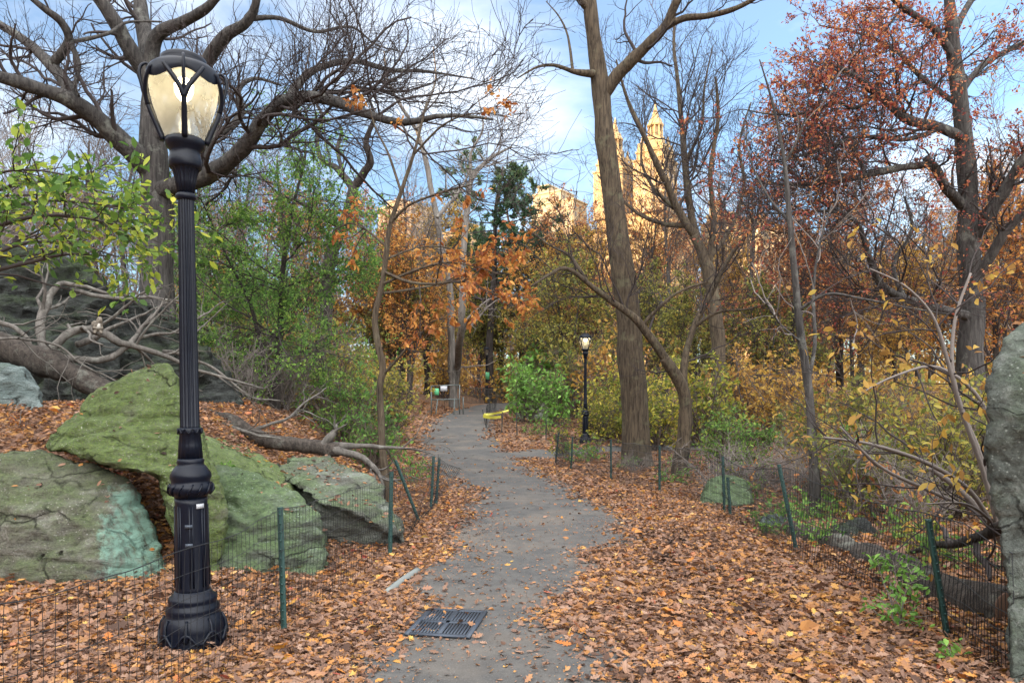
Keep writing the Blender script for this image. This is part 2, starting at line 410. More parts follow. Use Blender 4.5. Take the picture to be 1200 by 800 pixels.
def traced_tree(name, label, cat, limbs, rng, bark, twig, L1=None, L2=None, L3=None, L4=None, leaf=None, root_flare=True, skip_trunk_twigs=True, wob_main=.0, leafmask=None):
    """hand-shaped limbs (world points), then twigs grown from them; > trunk, branches, crown"""
    base = limbs[0][0][0]
    zb = g1(base[0], base[1]) - .1
    root = thing(name, label, cat, (base[0], base[1], zb))
    off = np.array([base[0], base[1], zb])
    gt = Geo()
    Ps, Rs = [], []
    for k, (P, Rr) in enumerate(limbs):
        P = P - off
        if k == 0 and P[0, 2] > 0:
            P = np.concatenate([[[P[0, 0], P[0, 1], -.15]], P]); Rr = np.concatenate([[Rr[0] * 1.15], Rr])
        j = fbm(P * 1.3 + k * 3.1, 3)[:, None]
        jj = np.stack([fbm(P * 1.1 + 5.1 * k, 3), fbm(P * 1.1 + 50 + k, 3), fbm(P * 1.1 + 90 - k, 3)], 1)
        env = np.minimum(1, np.arange(len(P)) / 5.)[:, None]
        P = P + jj * env * np.minimum(.25, Rr[:, None] * 1.5) * (1 if k else .5)
        Rj = Rr * (1 + fbm(P * 3.3 + k, 2) * .3)
        if k:                                              # root every limb on the axis of the limb that bears it
            A = np.concatenate([catmull(q, 120) for q in Ps]); dd = A - P[0]; j_ = np.argmin((dd ** 2).sum(1))
            if (dd[j_] ** 2).sum() < .8: P = P + dd[j_] * np.clip(1 - np.arange(len(P)) / 9., 0, 1)[:, None]
        gt.tubes(P, Rj, 14 if k == 0 else 9)
        Ps.append(P); Rs.append(Rj)
    gt.build('trunk', bark, root)
    Pm = np.stack(Ps[1:] if skip_trunk_twigs else Ps); Rm = np.stack(Rs[1:] if skip_trunk_twigs else Rs)
    gb = Geo(); last = None; cur = (Pm, Rm); tw = []
    for q, (Lp, k) in enumerate(((L1, 6), (L2, 4), (L3, 3), (L4, 3))):
        if Lp is None: continue
        nx = spawn(cur[0], cur[1], rng, **Lp)
        gb.tubes(nx[0], nx[1], k, cap=False); cur = nx; tw.append(nx)
    gb.build('branches', twig, root)
    if leaf:
        gl = Geo()
        for lf in (leaf if isinstance(leaf, list) else [leaf]):
            lf = dict(lf); mat = lf.pop('mat'); lv = lf.pop('lv', -1)
            P = tw[lv][0]
            mk = lf.pop('mask', None)
            if mk is not None: P = P[mk(P[:, 0] + off, rng)]
            leaf_on(P, rng, geo=gl, m=0, **lf)
        gl.build('crown', mat, root)
    return root

# ------------------------------------------------------------------ camera, world, sun
cam = bpy.data.cameras.new('camera'); co = bpy.data.objects.new('camera', cam); COL.objects.link(co)
co.location = (0, 0, EYE); co.rotation_euler = (R(90), 0, 0)
cam.sensor_width = 36; cam.lens = FPX / 1200 * 36; cam.shift_y = (HY - 400) / 1200; cam.clip_end = 6000; cam.clip_start = .05
scene.camera = co
scene.render.resolution_x, scene.render.resolution_y = 1024, 682
scene.view_settings.view_transform = 'Standard'; scene.view_settings.look = 'None'
scene.view_settings.exposure = 2.42; scene.view_settings.gamma = 1
scene.cycles.max_bounces = 8; scene.cycles.transparent_max_bounces = 12
scene.cycles.use_denoising = True
try: scene.cycles.denoising_prefilter = 'ACCURATE'
except Exception: pass

w = bpy.data.worlds.new('World'); scene.world = w; w.use_nodes = True
nt = w.node_tree; nt.nodes.clear()
wo = N(nt, 'ShaderNodeOutputWorld'); bg = N(nt, 'ShaderNodeBackground'); nt.links.new(bg.outputs[0], wo.inputs[0])
sky = N(nt, 'ShaderNodeTexSky', sky_type='NISHITA'); sky.sun_disc = False
sky.sun_elevation = R(SUN_EL); sky.sun_rotation = math.atan2(SUN_AZ[0], SUN_AZ[1]); sky.air_density = 1.0; sky.dust_density = .6; sky.ozone_density = 3.0
tc = N(nt, 'ShaderNodeTexCoord'); sp = N(nt, 'ShaderNodeSeparateXYZ'); nt.links.new(tc.outputs['Generated'], sp.inputs[0])
den = mth(nt, 'ADD', mth(nt, 'MAXIMUM', sp.outputs['Z'], 0.0), .22)
cb = N(nt, 'ShaderNodeCombineXYZ')
nt.links.new(mth(nt, 'DIVIDE', sp.outputs['X'], den), cb.inputs[0]); nt.links.new(mth(nt, 'DIVIDE', sp.outputs['Y'], den), cb.inputs[1])
ov = N(nt, 'ShaderNodeVectorMath', operation='ADD'); nt.links.new(cb.outputs[0], ov.inputs[0]); ov.inputs[1].default_value = (17, 3, 1)
cn = noise(nt, ov.outputs[0], 1.25, 8, .55, .35)
# cloud cover: broken ahead; overhead and behind, unseen cloud added as fill light
cover = mth(nt, 'MULTIPLY_ADD', sp.outputs['Y'], -.21, .14)
cm = ramp(nt, mth(nt, 'ADD', cn, cover), [(.40, (0, 0, 0)), (.68, (1, 1, 1))])
bright = mth(nt, 'ADD', mth(nt, 'MULTIPLY_ADD', sp.outputs['Z'], 7.0, 1.35), mth(nt, 'MULTIPLY', mth(nt, 'MAXIMUM', mth(nt, 'MULTIPLY', sp.outputs['Y'], -1.0), 0.0), 11.0))  # unseen sky overhead and behind is brightened to light the faces in view
cc = N(nt, 'ShaderNodeVectorMath', operation='SCALE'); cc.inputs[0].default_value = (1.0, .99, .98); nt.links.new(bright, cc.inputs['Scale'])
skyc = N(nt, 'ShaderNodeVectorMath', operation='SCALE'); nt.links.new(sky.outputs[0], skyc.inputs[0]); skyc.inputs['Scale'].default_value = .72
nt.links.new(mixc(nt, mth(nt, 'MULTIPLY_ADD', cm, .74, .08), skyc.outputs[0], cc.outputs[0]), bg.inputs[0])
bg.inputs[1].default_value = .1

sl = bpy.data.lights.new('sun', 'SUN'); so = bpy.data.objects.new('sun', sl); COL.objects.link(so)
sl.energy = 2.1; sl.angle = R(.5); sl.color = (1, .60, .25)
d = Vector((-SUN_AZ[0] * math.cos(R(SUN_EL)), -SUN_AZ[1] * math.cos(R(SUN_EL)), -math.sin(R(SUN_EL))))
so.rotation_euler = d.to_track_quat('-Z', 'Y').to_euler()

# ------------------------------------------------------------------ ground, paths
def litter_mat():
    m, nt, out = newmat('leaf_litter')
    v = coords(nt)
    wv = N(nt, 'ShaderNodeVectorMath', operation='ADD'); nt.links.new(v, wv.inputs[0])
    nn = N(nt, 'ShaderNodeTexNoise'); nt.links.new(v, nn.inputs['Vector']); nn.inputs['Scale'].default_value = 9; nn.inputs['Detail'].default_value = 4
    sc = N(nt, 'ShaderNodeVectorMath', operation='SCALE'); nt.links.new(nn.outputs[1], sc.inputs[0]); sc.inputs['Scale'].default_value = .12; nt.links.new(sc.outputs[0], wv.inputs[1])
    c = voro(nt, wv.outputs[0], 13); dist = voro(nt, wv.outputs[0], 13, out='Distance')
    s = N(nt, 'ShaderNodeSeparateColor'); nt.links.new(c, s.inputs[0])
    col = ramp(nt, s.outputs[0], [(0, (.07, .04, .028)), (.3, (.15, .085, .058)), (.55, (.22, .13, .09)), (.8, (.27, .15, .08)), (1, (.36, .18, .05))])
    big = noise(nt, v, .5, 4)
    col = mixc(nt, ramp(nt, big, [(.5, (0, 0, 0)), (.68, (.55, .55, .55))]), col, (.10, .085, .055))
    principled(nt, out, col, .85, bump(nt, dist, .8, .05), spec=.2)
    return m
M['litter'] = litter_mat()
def axis_pts(lo, hi, step, far, ratio=1.22):
    a = list(np.arange(lo, hi + 1e-6, step)); s = step; p = hi
    while p < far: s *= ratio; p += s; a.append(p)
    s = step; p = lo
    while p > -far: s *= ratio; p -= s; a.insert(0, p)
    return np.array(a)
gx = axis_pts(-12, 12, .14, 2500); gy = axis_pts(-1, 40, .18, 2500)
X, Yg = np.meshgrid(gx, gy)
Z = G(X, Yg)
gg = Geo(); nx_, ny_ = len(gx), len(gy)
ii = (np.arange(ny_ - 1)[:, None] * nx_ + np.arange(nx_ - 1)[None, :]).ravel()
gg.add(np.stack([X, Yg, Z], -1).reshape(-1, 3), np.stack([ii, ii + 1, ii + nx_ + 1, ii + nx_], 1))
kind(gg.build('ground', M['litter']), 'structure')

def asphalt():
    m, nt, out = newmat('asphalt')
    v = coords(nt)
    n1 = noise(nt, v, .8, 5, .6); n2 = noise(nt, v, 90, 4, .7); n3 = noise(nt, v, 4, 8, .7, .3); n4 = noise(nt, v, 320, 2, .6)
    col = ramp(nt, n3, [(.3, (.044, .044, .045)), (.5, (.070, .068, .065)), (.72, (.108, .101, .093))])
    col = mixc(nt, ramp(nt, n1, [(.47, (0, 0, 0)), (.66, (.6, .6, .6))]), col, (.15, .125, .10))
    col = mixc(nt, ramp(nt, n2, [(.5, (0, 0, 0)), (.75, (.5, .5, .5))]), col, (.20, .195, .19))
    col = mixc(nt, ramp(nt, n4, [(.55, (0, 0, 0)), (.72, (.6, .6, .6))]), col, (.06, .06, .06))
    principled(nt, out, col, .82, bump(nt, n2, .5, .006, bump(nt, n3, .25, .02)), spec=.3)
    return m
M['asphalt'] = asphalt()
def ribbon(name, c, hw, n=9, lift=.012):
    c = np.asarray(c, float); t = np.gradient(c, axis=0); t /= np.linalg.norm(t, axis=1, keepdims=True)
    s = np.stack([t[:, 1], -t[:, 0]], 1)
    u = np.linspace(-1, 1, n)
    P = c[:, None, :] + s[:, None, :] * (u[None, :, None] * np.asarray(hw)[:, None, None])
    z = G(P[..., 0], P[..., 1]) + lift
    V = np.concatenate([P, z[..., None]], -1).reshape(-1, 3)
    i = (np.arange(len(c) - 1)[:, None] * n + np.arange(n - 1)[None, :]).ravel()
    g = Geo(); g.add(V, np.stack([i, i + 1, i + n + 1, i + n], 1))
    return kind(g.build(name, M['asphalt']), 'structure')
yy = np.arange(-3, 60, .15)
ribbon('path', np.stack([pathc(yy), yy], 1), pathw(yy) + .22 + fbm(xyz(yy * .7, yy * 0 + 3), 3) * .3)
sx = np.linspace(-1.2, 9, 70)
SIDE = np.stack([sx, 20.8 + .16 * (sx + 1.2) + .03 * (sx + 1.2) ** 2], 1)
ribbon('side_path', SIDE, np.full(70, 1.3), lift=.016)

# ------------------------------------------------------------------ fallen leaves (one carpet nobody could count)
rng = np.random.default_rng(11)
LIT = [(.028, .016, .011), (.075, .040, .027), (.15, .082, .055), (.24, .140, .098), (.18, .098, .062), (.30, .19, .135), (.22, .112, .062), (.36, .165, .045), (.22, .115, .075), (.44, .235, .05), (.25, .058, .035)]
M['fallen'] = mat_leaf('fallen_leaf', LIT, .12, .7)
M['fallen_bright'] = mat_leaf('fallen_leaf_bright', [(.50, .30, .05), (.52, .22, .035), (.46, .15, .035), (.56, .38, .10), (.28, .05, .04), (.48, .30, .12), (.40, .33, .10)], .15, .6)
def side_dist(x, y):
    yc = np.interp(x, SIDE[:, 0], SIDE[:, 1]); return np.where((x > -1.2) & (x < 8.5), np.abs(y - yc) - 1.05, 9)
def scatter(n, x0, x1, y0, y1, size, tpl, geo, m=0, on=.012, lift=.03, tilt=.55, keep=1.0):
    x = rng.uniform(x0, x1, n); y = y0 + (y1 - y0) * rng.random(n)
    vis = np.abs(x / np.maximum(y, .1)) < .80
    nz = fbm(xyz(x * 1.1, y * 1.1), 4) * 1.5
    d = np.minimum(np.abs(x - pathc(y)) - pathw(y), side_dist(x, y)) + nz * .75
    p = S((d + .30) / .55) * keep + on * (1 + 2.5 * S((d + .9) / .8))
    k = vis & (rng.random(n) < p)
    x, y, d = x[k], y[k], d[k]; K = len(x)
    z = G(x, y) + .018 + rng.random(K) ** 1.5 * lift * np.clip(.25 + d, .15, 1)
    a = rng.uniform(0, 2 * np.pi, K); ax = np.stack([np.cos(a), np.sin(a), rng.normal(size=K) * .25], 1)
    nr = np.stack([rng.normal(size=K) * tilt, rng.normal(size=K) * tilt, np.ones(K)], 1)
    geo.leaves(np.stack([x, y, z], 1), ax, nr, size * rng.uniform(.6, 1.35, K), tpl, rng, m, (-.6, 1.8))
fl = Geo()
scatter(56000, -4.6, 4.6, 2.3, 7.5, .060, T_O, fl, on=.013)
scatter(70000, -4.6, 4.6, 2.3, 8.0, .048, T_S, fl, on=.013)
scatter(4000, -4.6, 4.6, 2.3, 8.0, .095, T_O, fl, on=.008, lift=.06)
scatter(3000, -4.6, 4.6, 2.3, 8.0, .070, T_O, fl, 1, on=.006)
scatter(900, -4.6, 4.6, 2.3, 8.0, .075, T_W, fl, 1, on=.006)
scatter(300, -4.6, 4.6, 2.3, 8.0, .12, T_W, fl, 0, on=.006)
scatter(85000, -8, 8, 7.2, 13, .060, T_S, fl, on=.013)
scatter(2400, -8, 8, 7.2, 14, .095, T_D, fl, 1, on=.004)
scatter(80000, -13, 15, 12.5, 24, .085, T_D, fl)
scatter(50000, -24, 26, 23, 42, .15, T_D, fl)
scatter(34000, -2.2, 2.4, 2.6, 10, .018, T_D, fl, on=.13, keep=.3)
scatter(9000, -3, 3, 9, 20, .025, T_D, fl, on=.12, keep=.3)
kind(fl.build('fallen_leaves', [M['fallen'], M['fallen_bright']], smooth=False), 'stuff')
# ------------------------------------------------------------------ rocks
def rock(name, label, hulls, mat, voxel=.05, amp=.05, sc=2.2, smooth=3, holes=None, seed=0.0, cat='boulder', group=None):
    g = bmesh.new()
    for h in hulls:
        b2 = bmesh.new()
        for p in h: b2.verts.new(at(*p) if len(p) == 3 else p[:3])
        bmesh.ops.convex_hull(b2, input=b2.verts)
        for v in [v for v in b2.verts if not v.link_faces]: b2.verts.remove(v)
        bmesh.ops.recalc_face_normals(b2, faces=b2.faces)
        me = bpy.data.meshes.new('hull'); b2.to_mesh(me); b2.free(); g.from_mesh(me); bpy.data.meshes.remove(me)
    me = bpy.data.meshes.new(name); g.to_mesh(me); g.free()
    o = bpy.data.objects.new(name, me); COL.objects.link(o)
    md = o.modifiers.new('r', 'REMESH'); md.mode = 'VOXEL'; md.voxel_size = voxel
    ms = o.modifiers.new('s', 'SMOOTH'); ms.factor = .5; ms.iterations = smooth
    def bake():
        dg = bpy.context.evaluated_depsgraph_get(); dg.update()
        new = bpy.data.meshes.new_from_object(o.evaluated_get(dg)); old = o.data; o.modifiers.clear(); o.data = new; bpy.data.meshes.remove(old)
    bake()
    me = o.data; n = len(me.vertices)
    c = np.empty(n * 3, np.float32); me.vertices.foreach_get('co', c); c = c.reshape(-1, 3)
    nr = np.empty(n * 3, np.float32); me.vertices.foreach_get('normal', nr); nr = nr.reshape(-1, 3)
    q = c * np.array([1, 1, 1.8])
    dsp = fbm(q * sc + seed, 5) * amp * 2.2 - np.abs(fbm(q * sc * 1.6 + 40 + seed, 4)) * amp * 2.2 + fbm(q * sc * 5 + seed, 4) * amp * 1.3 - np.maximum(0, .06 - np.abs(fbm(q * np.array([.7, .7, 1.6]) * sc * .9 + 70 + seed, 3))) * amp * 9
    c = c + nr * dsp[:, None]
    me.vertices.foreach_set('co', c.astype(np.float32).ravel()); me.update()
    if holes:
        cu = bmesh.new()
        for p in holes:
            r = bmesh.ops.create_cone(cu, cap_ends=True, segments=10, radius1=p[3], radius2=p[3] * .8, depth=.8)
            from mathutils import Matrix
            mt = Matrix.Translation(Vector(at(*p[:3]))) @ Matrix.Rotation(R(78), 4, 'X')
            bmesh.ops.transform(cu, matrix=mt, verts=r['verts'])
        cm_ = bpy.data.meshes.new('cut'); cu.to_mesh(cm_); cu.free(); cob = bpy.data.objects.new('cut', cm_); COL.objects.link(cob)
        bo = o.modifiers.new('b', 'BOOLEAN'); bo.object = cob; bo.operation = 'DIFFERENCE'; bo.solver = 'EXACT'
        bake(); bpy.data.objects.remove(cob); bpy.data.meshes.remove(cm_)
    o.data.materials.clear(); o.data.materials.append(mat)
    o.data.polygons.foreach_set('use_smooth', np.ones(len(o.data.polygons), bool))
    return tag(o, label, cat, group)

M['rock_paint'] = mat_rock('rock_paint', (.055, .055, .048), (.14, .135, .11), .42, (.075, .105, .045), (.13, .16, .07), (.30, .30, .27), True, .35)
M['rock_moss'] = mat_rock('rock_moss', (.09, .09, .075), (.17, .17, .14), 1.05, (.068, .115, .026), (.145, .205, .05), (.34, .34, .30), False, .3)
M['rock_mid'] = mat_rock('rock_mid', (.055, .065, .055), (.13, .15, .12), .62, (.065, .11, .045), (.13, .19, .08), (.27, .32, .28), False, .4)
M['rock_pale'] = mat_rock('rock_pale', (.06, .056, .045), (.135, .14, .12), .42, (.07, .11, .045), (.14, .19, .09), (.27, .295, .265), False, .35)
M['rock_blue'] = mat_rock('rock_blue', (.05, .065, .065), (.12, .155, .15), .25, (.06, .09, .07), (.1, .14, .1), (.25, .30, .30), False, .3)
M['rock_dark'] = mat_rock('rock_dark', (.011, .012, .012), (.034, .038, .036), .35, (.018, .03, .014), (.045, .065, .028), (.085, .095, .088), False, .3)
M['rock_lichen'] = mat_rock('rock_lichen', (.04, .045, .04), (.10, .112, .10), .45, (.045, .062, .04), (.10, .125, .085), (.27, .29, .265), False, .2, 1.0)
rk = 'boulders heaped behind the wire fence'
rock('boulder', 'low grey boulder with a streak of mint paint and two drill holes', [[(-60, 720, 5.9), (-60, 565, 6.15), (0, 533, 6.4), (45, 529, 6.5), (95, 543, 6.5), (132, 553, 6.6), (156, 566, 6.6), (177, 608, 6.5), (191, 650, 6.35), (205, 715, 6.1), (130, 720, 5.8), (60, 715, 5.75), (60, 600, 6.0), (120, 620, 6.0), (-60, 540, 8), (50, 532, 7.6), (160, 590, 7.4), (205, 715, 7.2), (-60, 720, 7.8)]], M['rock_paint'], .032, .055, 2.0, 3, [(49, 652, 5.9, .028), (72, 648, 5.92, .026)], 1.0, group=rk)
rock('boulder', 'wedge of bright green mossy rock leaning over the painted boulder', [
    [(50, 521, 6.5), (112, 458, 6.9), (125, 452, 7.0), (185, 424, 6.9), (203, 432, 6.7), (236, 500, 6.5), (215, 560, 6.2), (172, 557, 6.2), (112, 533, 6.3), (62, 529, 6.45), (185, 424, 7.6), (236, 500, 7.5), (112, 460, 7.6), (60, 522, 7.2), (175, 555, 7.3)],
    [(186, 470, 6.6), (236, 500, 6.45), (254, 545, 6.35), (269, 605, 6.4), (262, 668, 6.4), (238, 705, 6.3), (214, 650, 6.15), (196, 590, 6.1), (180, 556, 6.25), (269, 605, 7.3), (262, 668, 7.2), (238, 705, 7.1), (196, 590, 7.2), (236, 500, 7.4)]], M['rock_moss'], .032, .055, 1.9, 2, None, 3.0, group=rk)
rock('boulder', 'blocky grey green boulder just right of the tall lamp', [[(240, 545, 7.0), (262, 542, 7.1), (300, 560, 6.95), (345, 580, 6.9), (375, 603, 6.85), (386, 640, 6.8), (382, 676, 6.7), (300, 692, 6.45), (245, 700, 6.4), (228, 640, 6.5), (300, 610, 6.55), (250, 545, 8.6), (350, 580, 8.4), (386, 640, 8.0), (382, 676, 8), (235, 700, 8)]], M['rock_mid'], .032, .065, 2.2, 2, None, 7.0, group=rk)
rock('boulder', 'sloping mossy slab behind the blocky boulder', [[(232, 495, 10.2), (262, 503, 10.0), (330, 545, 9.6), (352, 572, 8.6), (345, 582, 8.2), (250, 545, 7.8), (232, 520, 8.0), (232, 640, 8.2), (350, 640, 8.4), (232, 600, 10.2), (330, 600, 9.6)]], M['rock_moss'], .06, .05, 1.6, 3, None, 9.0, group=rk)
rock('boulder', 'broad pale topped boulder beside the fence post', [[(316, 549, 9.2), (345, 533, 9.8), (388, 535, 10.0), (432, 553, 9.2), (455, 578, 8.6), (474, 606, 8.2), (481, 642, 7.9), (372, 588, 7.55), (410, 597, 7.45), (448, 617, 7.6)], [(330, 560, 9.2), (372, 592, 7.75), (410, 604, 7.65), (447, 624, 7.8), (478, 645, 7.95), (462, 655, 7.9), (444, 656, 7.75), (388, 664, 7.75), (350, 640, 8.6), (460, 600, 9.0), (330, 620, 9.4)]], M['rock_pale'], .032, .07, 1.8, 2, None, 12.0, group=rk)
rock('boulder', 'bluish grey rock at the left edge above the leaf bank', [[(-50, 424, 8.6), (2, 424, 8.6), (30, 431, 8.5), (48, 455, 8.4), (53, 492, 8.3), (40, 520, 8.2), (-50, 530, 8.2), (-50, 424, 10), (30, 435, 9.8), (53, 500, 9.6), (-50, 500, 10)]], M['rock_blue'], .05, .05, 2.0, 3, None, 15.0, group=rk)
rock('rock_outcrop', 'large dark rock outcrop rising behind the fallen log', [
    [(-160, 270, 13.5), (-60, 283, 13), (60, 292, 13), (118, 322, 13), (140, 395, 12.6), (132, 500, 12), (-160, 510, 12), (-160, 270, 18), (60, 300, 17.5), (140, 400, 17), (132, 500, 17)],
    [(100, 338, 13.6), (150, 345, 13.4), (186, 357, 13.2), (216, 393, 12.9), (268, 430, 12.8), (284, 470, 12.6), (285, 510, 12.4), (100, 510, 12.4), (110, 350, 17), (200, 385, 16.5), (285, 470, 16), (285, 510, 16)],
    [(-80, 372, 11.6), (40, 380, 11.6), (90, 420, 11.4), (100, 500, 11), (-80, 505, 11), (-80, 372, 13), (90, 420, 13), (100, 500, 13)]], M['rock_dark'], .07, .24, .9, 1, None, 20.0, cat='outcrop')
rock('boulder', 'tall upright grey boulder cropped by the right edge', [
    [(1200, 376, 4.5), (1176, 398, 4.4), (1156, 440, 4.35), (1152, 520, 4.3), (1160, 585, 4.3), (1175, 620, 4.3), (1240, 640, 4.2), (1300, 360, 4.6), (1400, 420, 4.5), (1400, 640, 4.4), (1200, 376, 5.1), (1160, 450, 4.95), (1160, 560, 4.9), (1300, 365, 5.3), (1400, 640, 5.3), (1240, 470, 4.05), (1300, 560, 4.0)],
    [(1172, 590, 4.3), (1180, 650, 4.25), (1183, 700, 4.2), (1198, 745, 4.15), (1190, 800, 4.05), (1186, 880, 4.0), (1400, 880, 4.0), (1400, 590, 4.4), (1178, 600, 4.85), (1198, 745, 4.8), (1190, 880, 4.8), (1400, 880, 5.2), (1400, 590, 5.3)]], M['rock_lichen'], .03, .035, 3.0, 3, None, 25.0, group=None)
rs = 'half buried rocks beyond the right fence'
rock('boulder', 'small mossy rock behind the doubled post of the right fence', [[(818, 592, 11.2), (826, 572, 11.4), (848, 556, 11.6), (872, 560, 11.5), (884, 590, 11.2), (860, 596, 11), (830, 560, 12.2), (880, 566, 12.2), (818, 592, 12.2), (884, 596, 12.2)]], M['rock_mid'], .04, .035, 3, 2, None, 31., group=rs)
rock('boulder', 'small dark rock against the leaning fence post', [[(888, 616, 8.9), (892, 604, 9), (910, 600, 9), (930, 606, 9), (934, 622, 8.9), (888, 616, 9.5), (910, 602, 9.5), (934, 622, 9.5)]], M['rock_blue'], .03, .03, 4, 2, None, 35., group=rs)
rock('boulder', 'grey rock in the leaves between the log and the shrubs', [[(965, 640, 8.3), (975, 612, 8.4), (1010, 606, 8.5), (1030, 622, 8.4), (1030, 645, 8.3), (965, 640, 9.1), (1010, 610, 9.2), (1030, 645, 9.1)]], M['rock_dark'], .035, .04, 3.4, 2, None, 37., group=rs)
rock('boulder', 'flat grey rock past the path bend under the green bush', [[(602, 496, 34), (612, 476, 36), (640, 468, 37), (660, 472, 36), (672, 498, 34), (610, 478, 39), (664, 476, 39), (602, 500, 38), (672, 500, 38)]], M['rock_pale'], .1, .12, 1.0, 2, None, 41.)

# ------------------------------------------------------------------ street lamps
FL = 16
SLIM = .86
def lamp_profile(rows): return [(r * .005518 * SLIM, 1.6 - (py - 470) * .005518 - LZ) for py, r in rows]
LZ = 1.6 - (760 - 470) * .005518
def zz(py): return 1.6 - (py - 470) * .005518 - LZ
def rr(px): return px * .005518
M['globe_lit'] = None
def globe_mat(name, em):
    m, nt, out = newmat(name)
    v = coords(nt); n = noise(nt, v, 5, 5, .6)
    g = N(nt, 'ShaderNodeBsdfGlossy'); g.inputs['Roughness'].default_value = .12
    t = N(nt, 'ShaderNodeBsdfTranslucent'); t.inputs[0].default_value = (.74, .73, .68, 1)
    tr = N(nt, 'ShaderNodeBsdfTransparent'); tr.inputs[0].default_value = (.92, .9, .84, 1)
    a = N(nt, 'ShaderNodeMixShader'); nt.links.new(mth(nt, 'MULTIPLY_ADD', n, .4, .46), a.inputs[0]); nt.links.new(t.outputs[0], a.inputs[1]); nt.links.new(tr.outputs[0], a.inputs[2])
    b = N(nt, 'ShaderNodeMixShader'); b.inputs[0].default_value = .06; nt.links.new(a.outputs[0], b.inputs[1]); nt.links.new(g.outputs[0], b.inputs[2])
    nt.links.new(b.outputs[0], out.inputs[0])
    return m
M['globe'] = globe_mat('globe', 0)
M['bulb_lit'] = mat_emit('bulb_lit', (1, .84, .52), 7)
M['bulb_off'] = mat_plain('bulb_off', (.6, .6, .58), .4)
def make_lamp():
    global SLIM
    t = thing('street_lamp', 'tall black cast iron lamp, lit, standing by the boulders', 'street lamp', group='park lamps along the path')
    g = Geo()
    g.lathe(lamp_profile([(775, 42), (757, 42), (748, 42), (742, 40.5), (738, 41), (728, 39.5), (722, 35), (720, 33), (716, 34.5), (712, 34), (709, 31), (706, 30.5), (704, 31.5), (700, 30), (697, 25), (693, 23.5)]), 40)
    for k in range(8):                                         # leaf scrolls round the foot
        a = k * math.pi / 4 + .2
        pts = [(rr(36.5) * math.cos(a + s), rr(36.5) * math.sin(a + s), zz(744 - 7 * math.cos(s * 8))) for s in np.linspace(-.38, .38, 9)]
        g.tubes(pts, np.full(9, .010), 6)
        pts = [(rr(q * .86) * math.cos(a), rr(q * .86) * math.sin(a), zz(p)) for p, q in ((746, 42.5), (738, 42), (729, 40.5), (722, 36.5))]
        g.tubes(pts, np.linspace(.016, .008, 4), 6)
    g.build('base', M['lamp_iron'], t)
    g = Geo()
    g.lathe(lamp_profile([(698, 22.5), (690, 21.5), (640, 21), (590, 20.5), (583, 21)]), 48, np.array([0, .0, 0, 0, 0.]))
    for k in range(8):                                         # raised panel mouldings
        a0 = k * math.pi / 4
        for da in (-.30, .30):
            pts = [(rr(q * .86) * math.cos(a0 + da), rr(q * .86) * math.sin(a0 + da), zz(p)) for p, q in ((688, 21.5), (640, 21.1), (592, 20.6))]
            g.tubes(pts, np.full(3, .0055), 5)
    g.lathe(lamp_profile([(583, 20.5), (580, 22), (577, 27), (572, 28.8), (567, 27.5), (565, 24.5), (562, 25), (558, 26.5), (554, 26), (548, 21.5), (545, 19), (543, 16.5), (541, 17.5), (538, 17), (536, 15.5)]), 40)
    for k in range(14):
        a = k * 2 * math.pi / 14
        pts = [(rr(q * .86) * math.cos(a + s), rr(q * .86) * math.sin(a + s), zz(p)) for p, q, s in ((579, 25, 0), (574, 29.3, .1), (569, 29, .2), (566, 26, .3))]
        g.tubes(pts, np.full(4, .007), 5)
    g.lathe(lamp_profile([(536, 15.2), (520, 14), (508, 12.8), (506, 14.5), (503, 15), (500, 14), (499, 12)]), 48, np.array([.05, .05, .05, 0, 0, 0, 0.]))
    for k in range(10):
        a = k * 2 * math.pi / 10
        pts = [(rr(13.1) * math.cos(a + s), rr(13.1) * math.sin(a + s), zz(503 + 3 * math.cos(s * 10))) for s in np.linspace(-.3, .3, 7)]
        g.tubes(pts, np.full(7, .006), 5)
    g.build('pedestal', M['lamp_iron'], t)
    g = Geo()
    ft = np.full(6, .085); ft[0] = 0; ft[-1] = 0
    g.lathe(lamp_profile([(500, 12.5), (498, 11.6), (400, 10.6), (300, 9.9), (228, 9.4), (226, 9.4)]), 96, ft)
    g.lathe(lamp_profile([(228, 9), (227, 12), (224, 13.2), (221, 12.8), (219, 10.2)]), 32)
    g.lathe(lamp_profile([(220, 10.2), (205, 12.5), (195, 15), (191, 17), (189, 19.5)]), 96, np.array([.06, .06, .05, .03, 0]))
    g.lathe(lamp_profile([(190, 19.5), (187, 21), (180, 21.5), (176, 20), (172, 19.2), (168, 20), (165, 24), (160, 25.5), (156, 25.5), (154, 23), (153, 19)]), 40)
    g.build('shaft', M['lamp_iron'], t)
    SLIM = 1.0
    g = Geo()
    g.lathe(lamp_profile([(157, 19.5), (145, 24), (130, 29.5), (115, 34), (102, 36.8), (92, 37.6), (84, 36.5), (78, 34)]), 40)
    o = g.build('globe', M['globe'], t)
    # cage: four bowed ribs, each forking at its head and ending in a scroll
    for k in range(4):
        g = Geo(); a = k * math.pi / 2 + math.pi / 2 + .414
        def P(r, py, da=0.0): return (rr(r) * math.cos(a + da), rr(r) * math.sin(a + da), zz(py))
        cv = catmull([P(23, 158), P(29, 142), P(35, 127), P(37.5, 119), P(38.5, 115)], 14); g.tubes(cv, np.linspace(.019, .016, 14), 8)
        for s in (-1, 1):
            cv = catmull([P(38, 118, 0), P(40.5, 106, .12 * s), P(41, 92, .34 * s), P(39, 79, .56 * s)], 12); g.tubes(cv, np.linspace(.018, .013, 12), 8)
        cv = catmull([P(38.5, 116), P(42, 104), P(45, 92), P(46.5, 82), P(45, 74), P(40, 70), P(36, 73), P(36.5, 78), P(40, 79)], 26); g.tubes(cv, np.linspace(.012, .008, 26), 8)
        g.build('cage_rib', M['lamp_iron'], t)
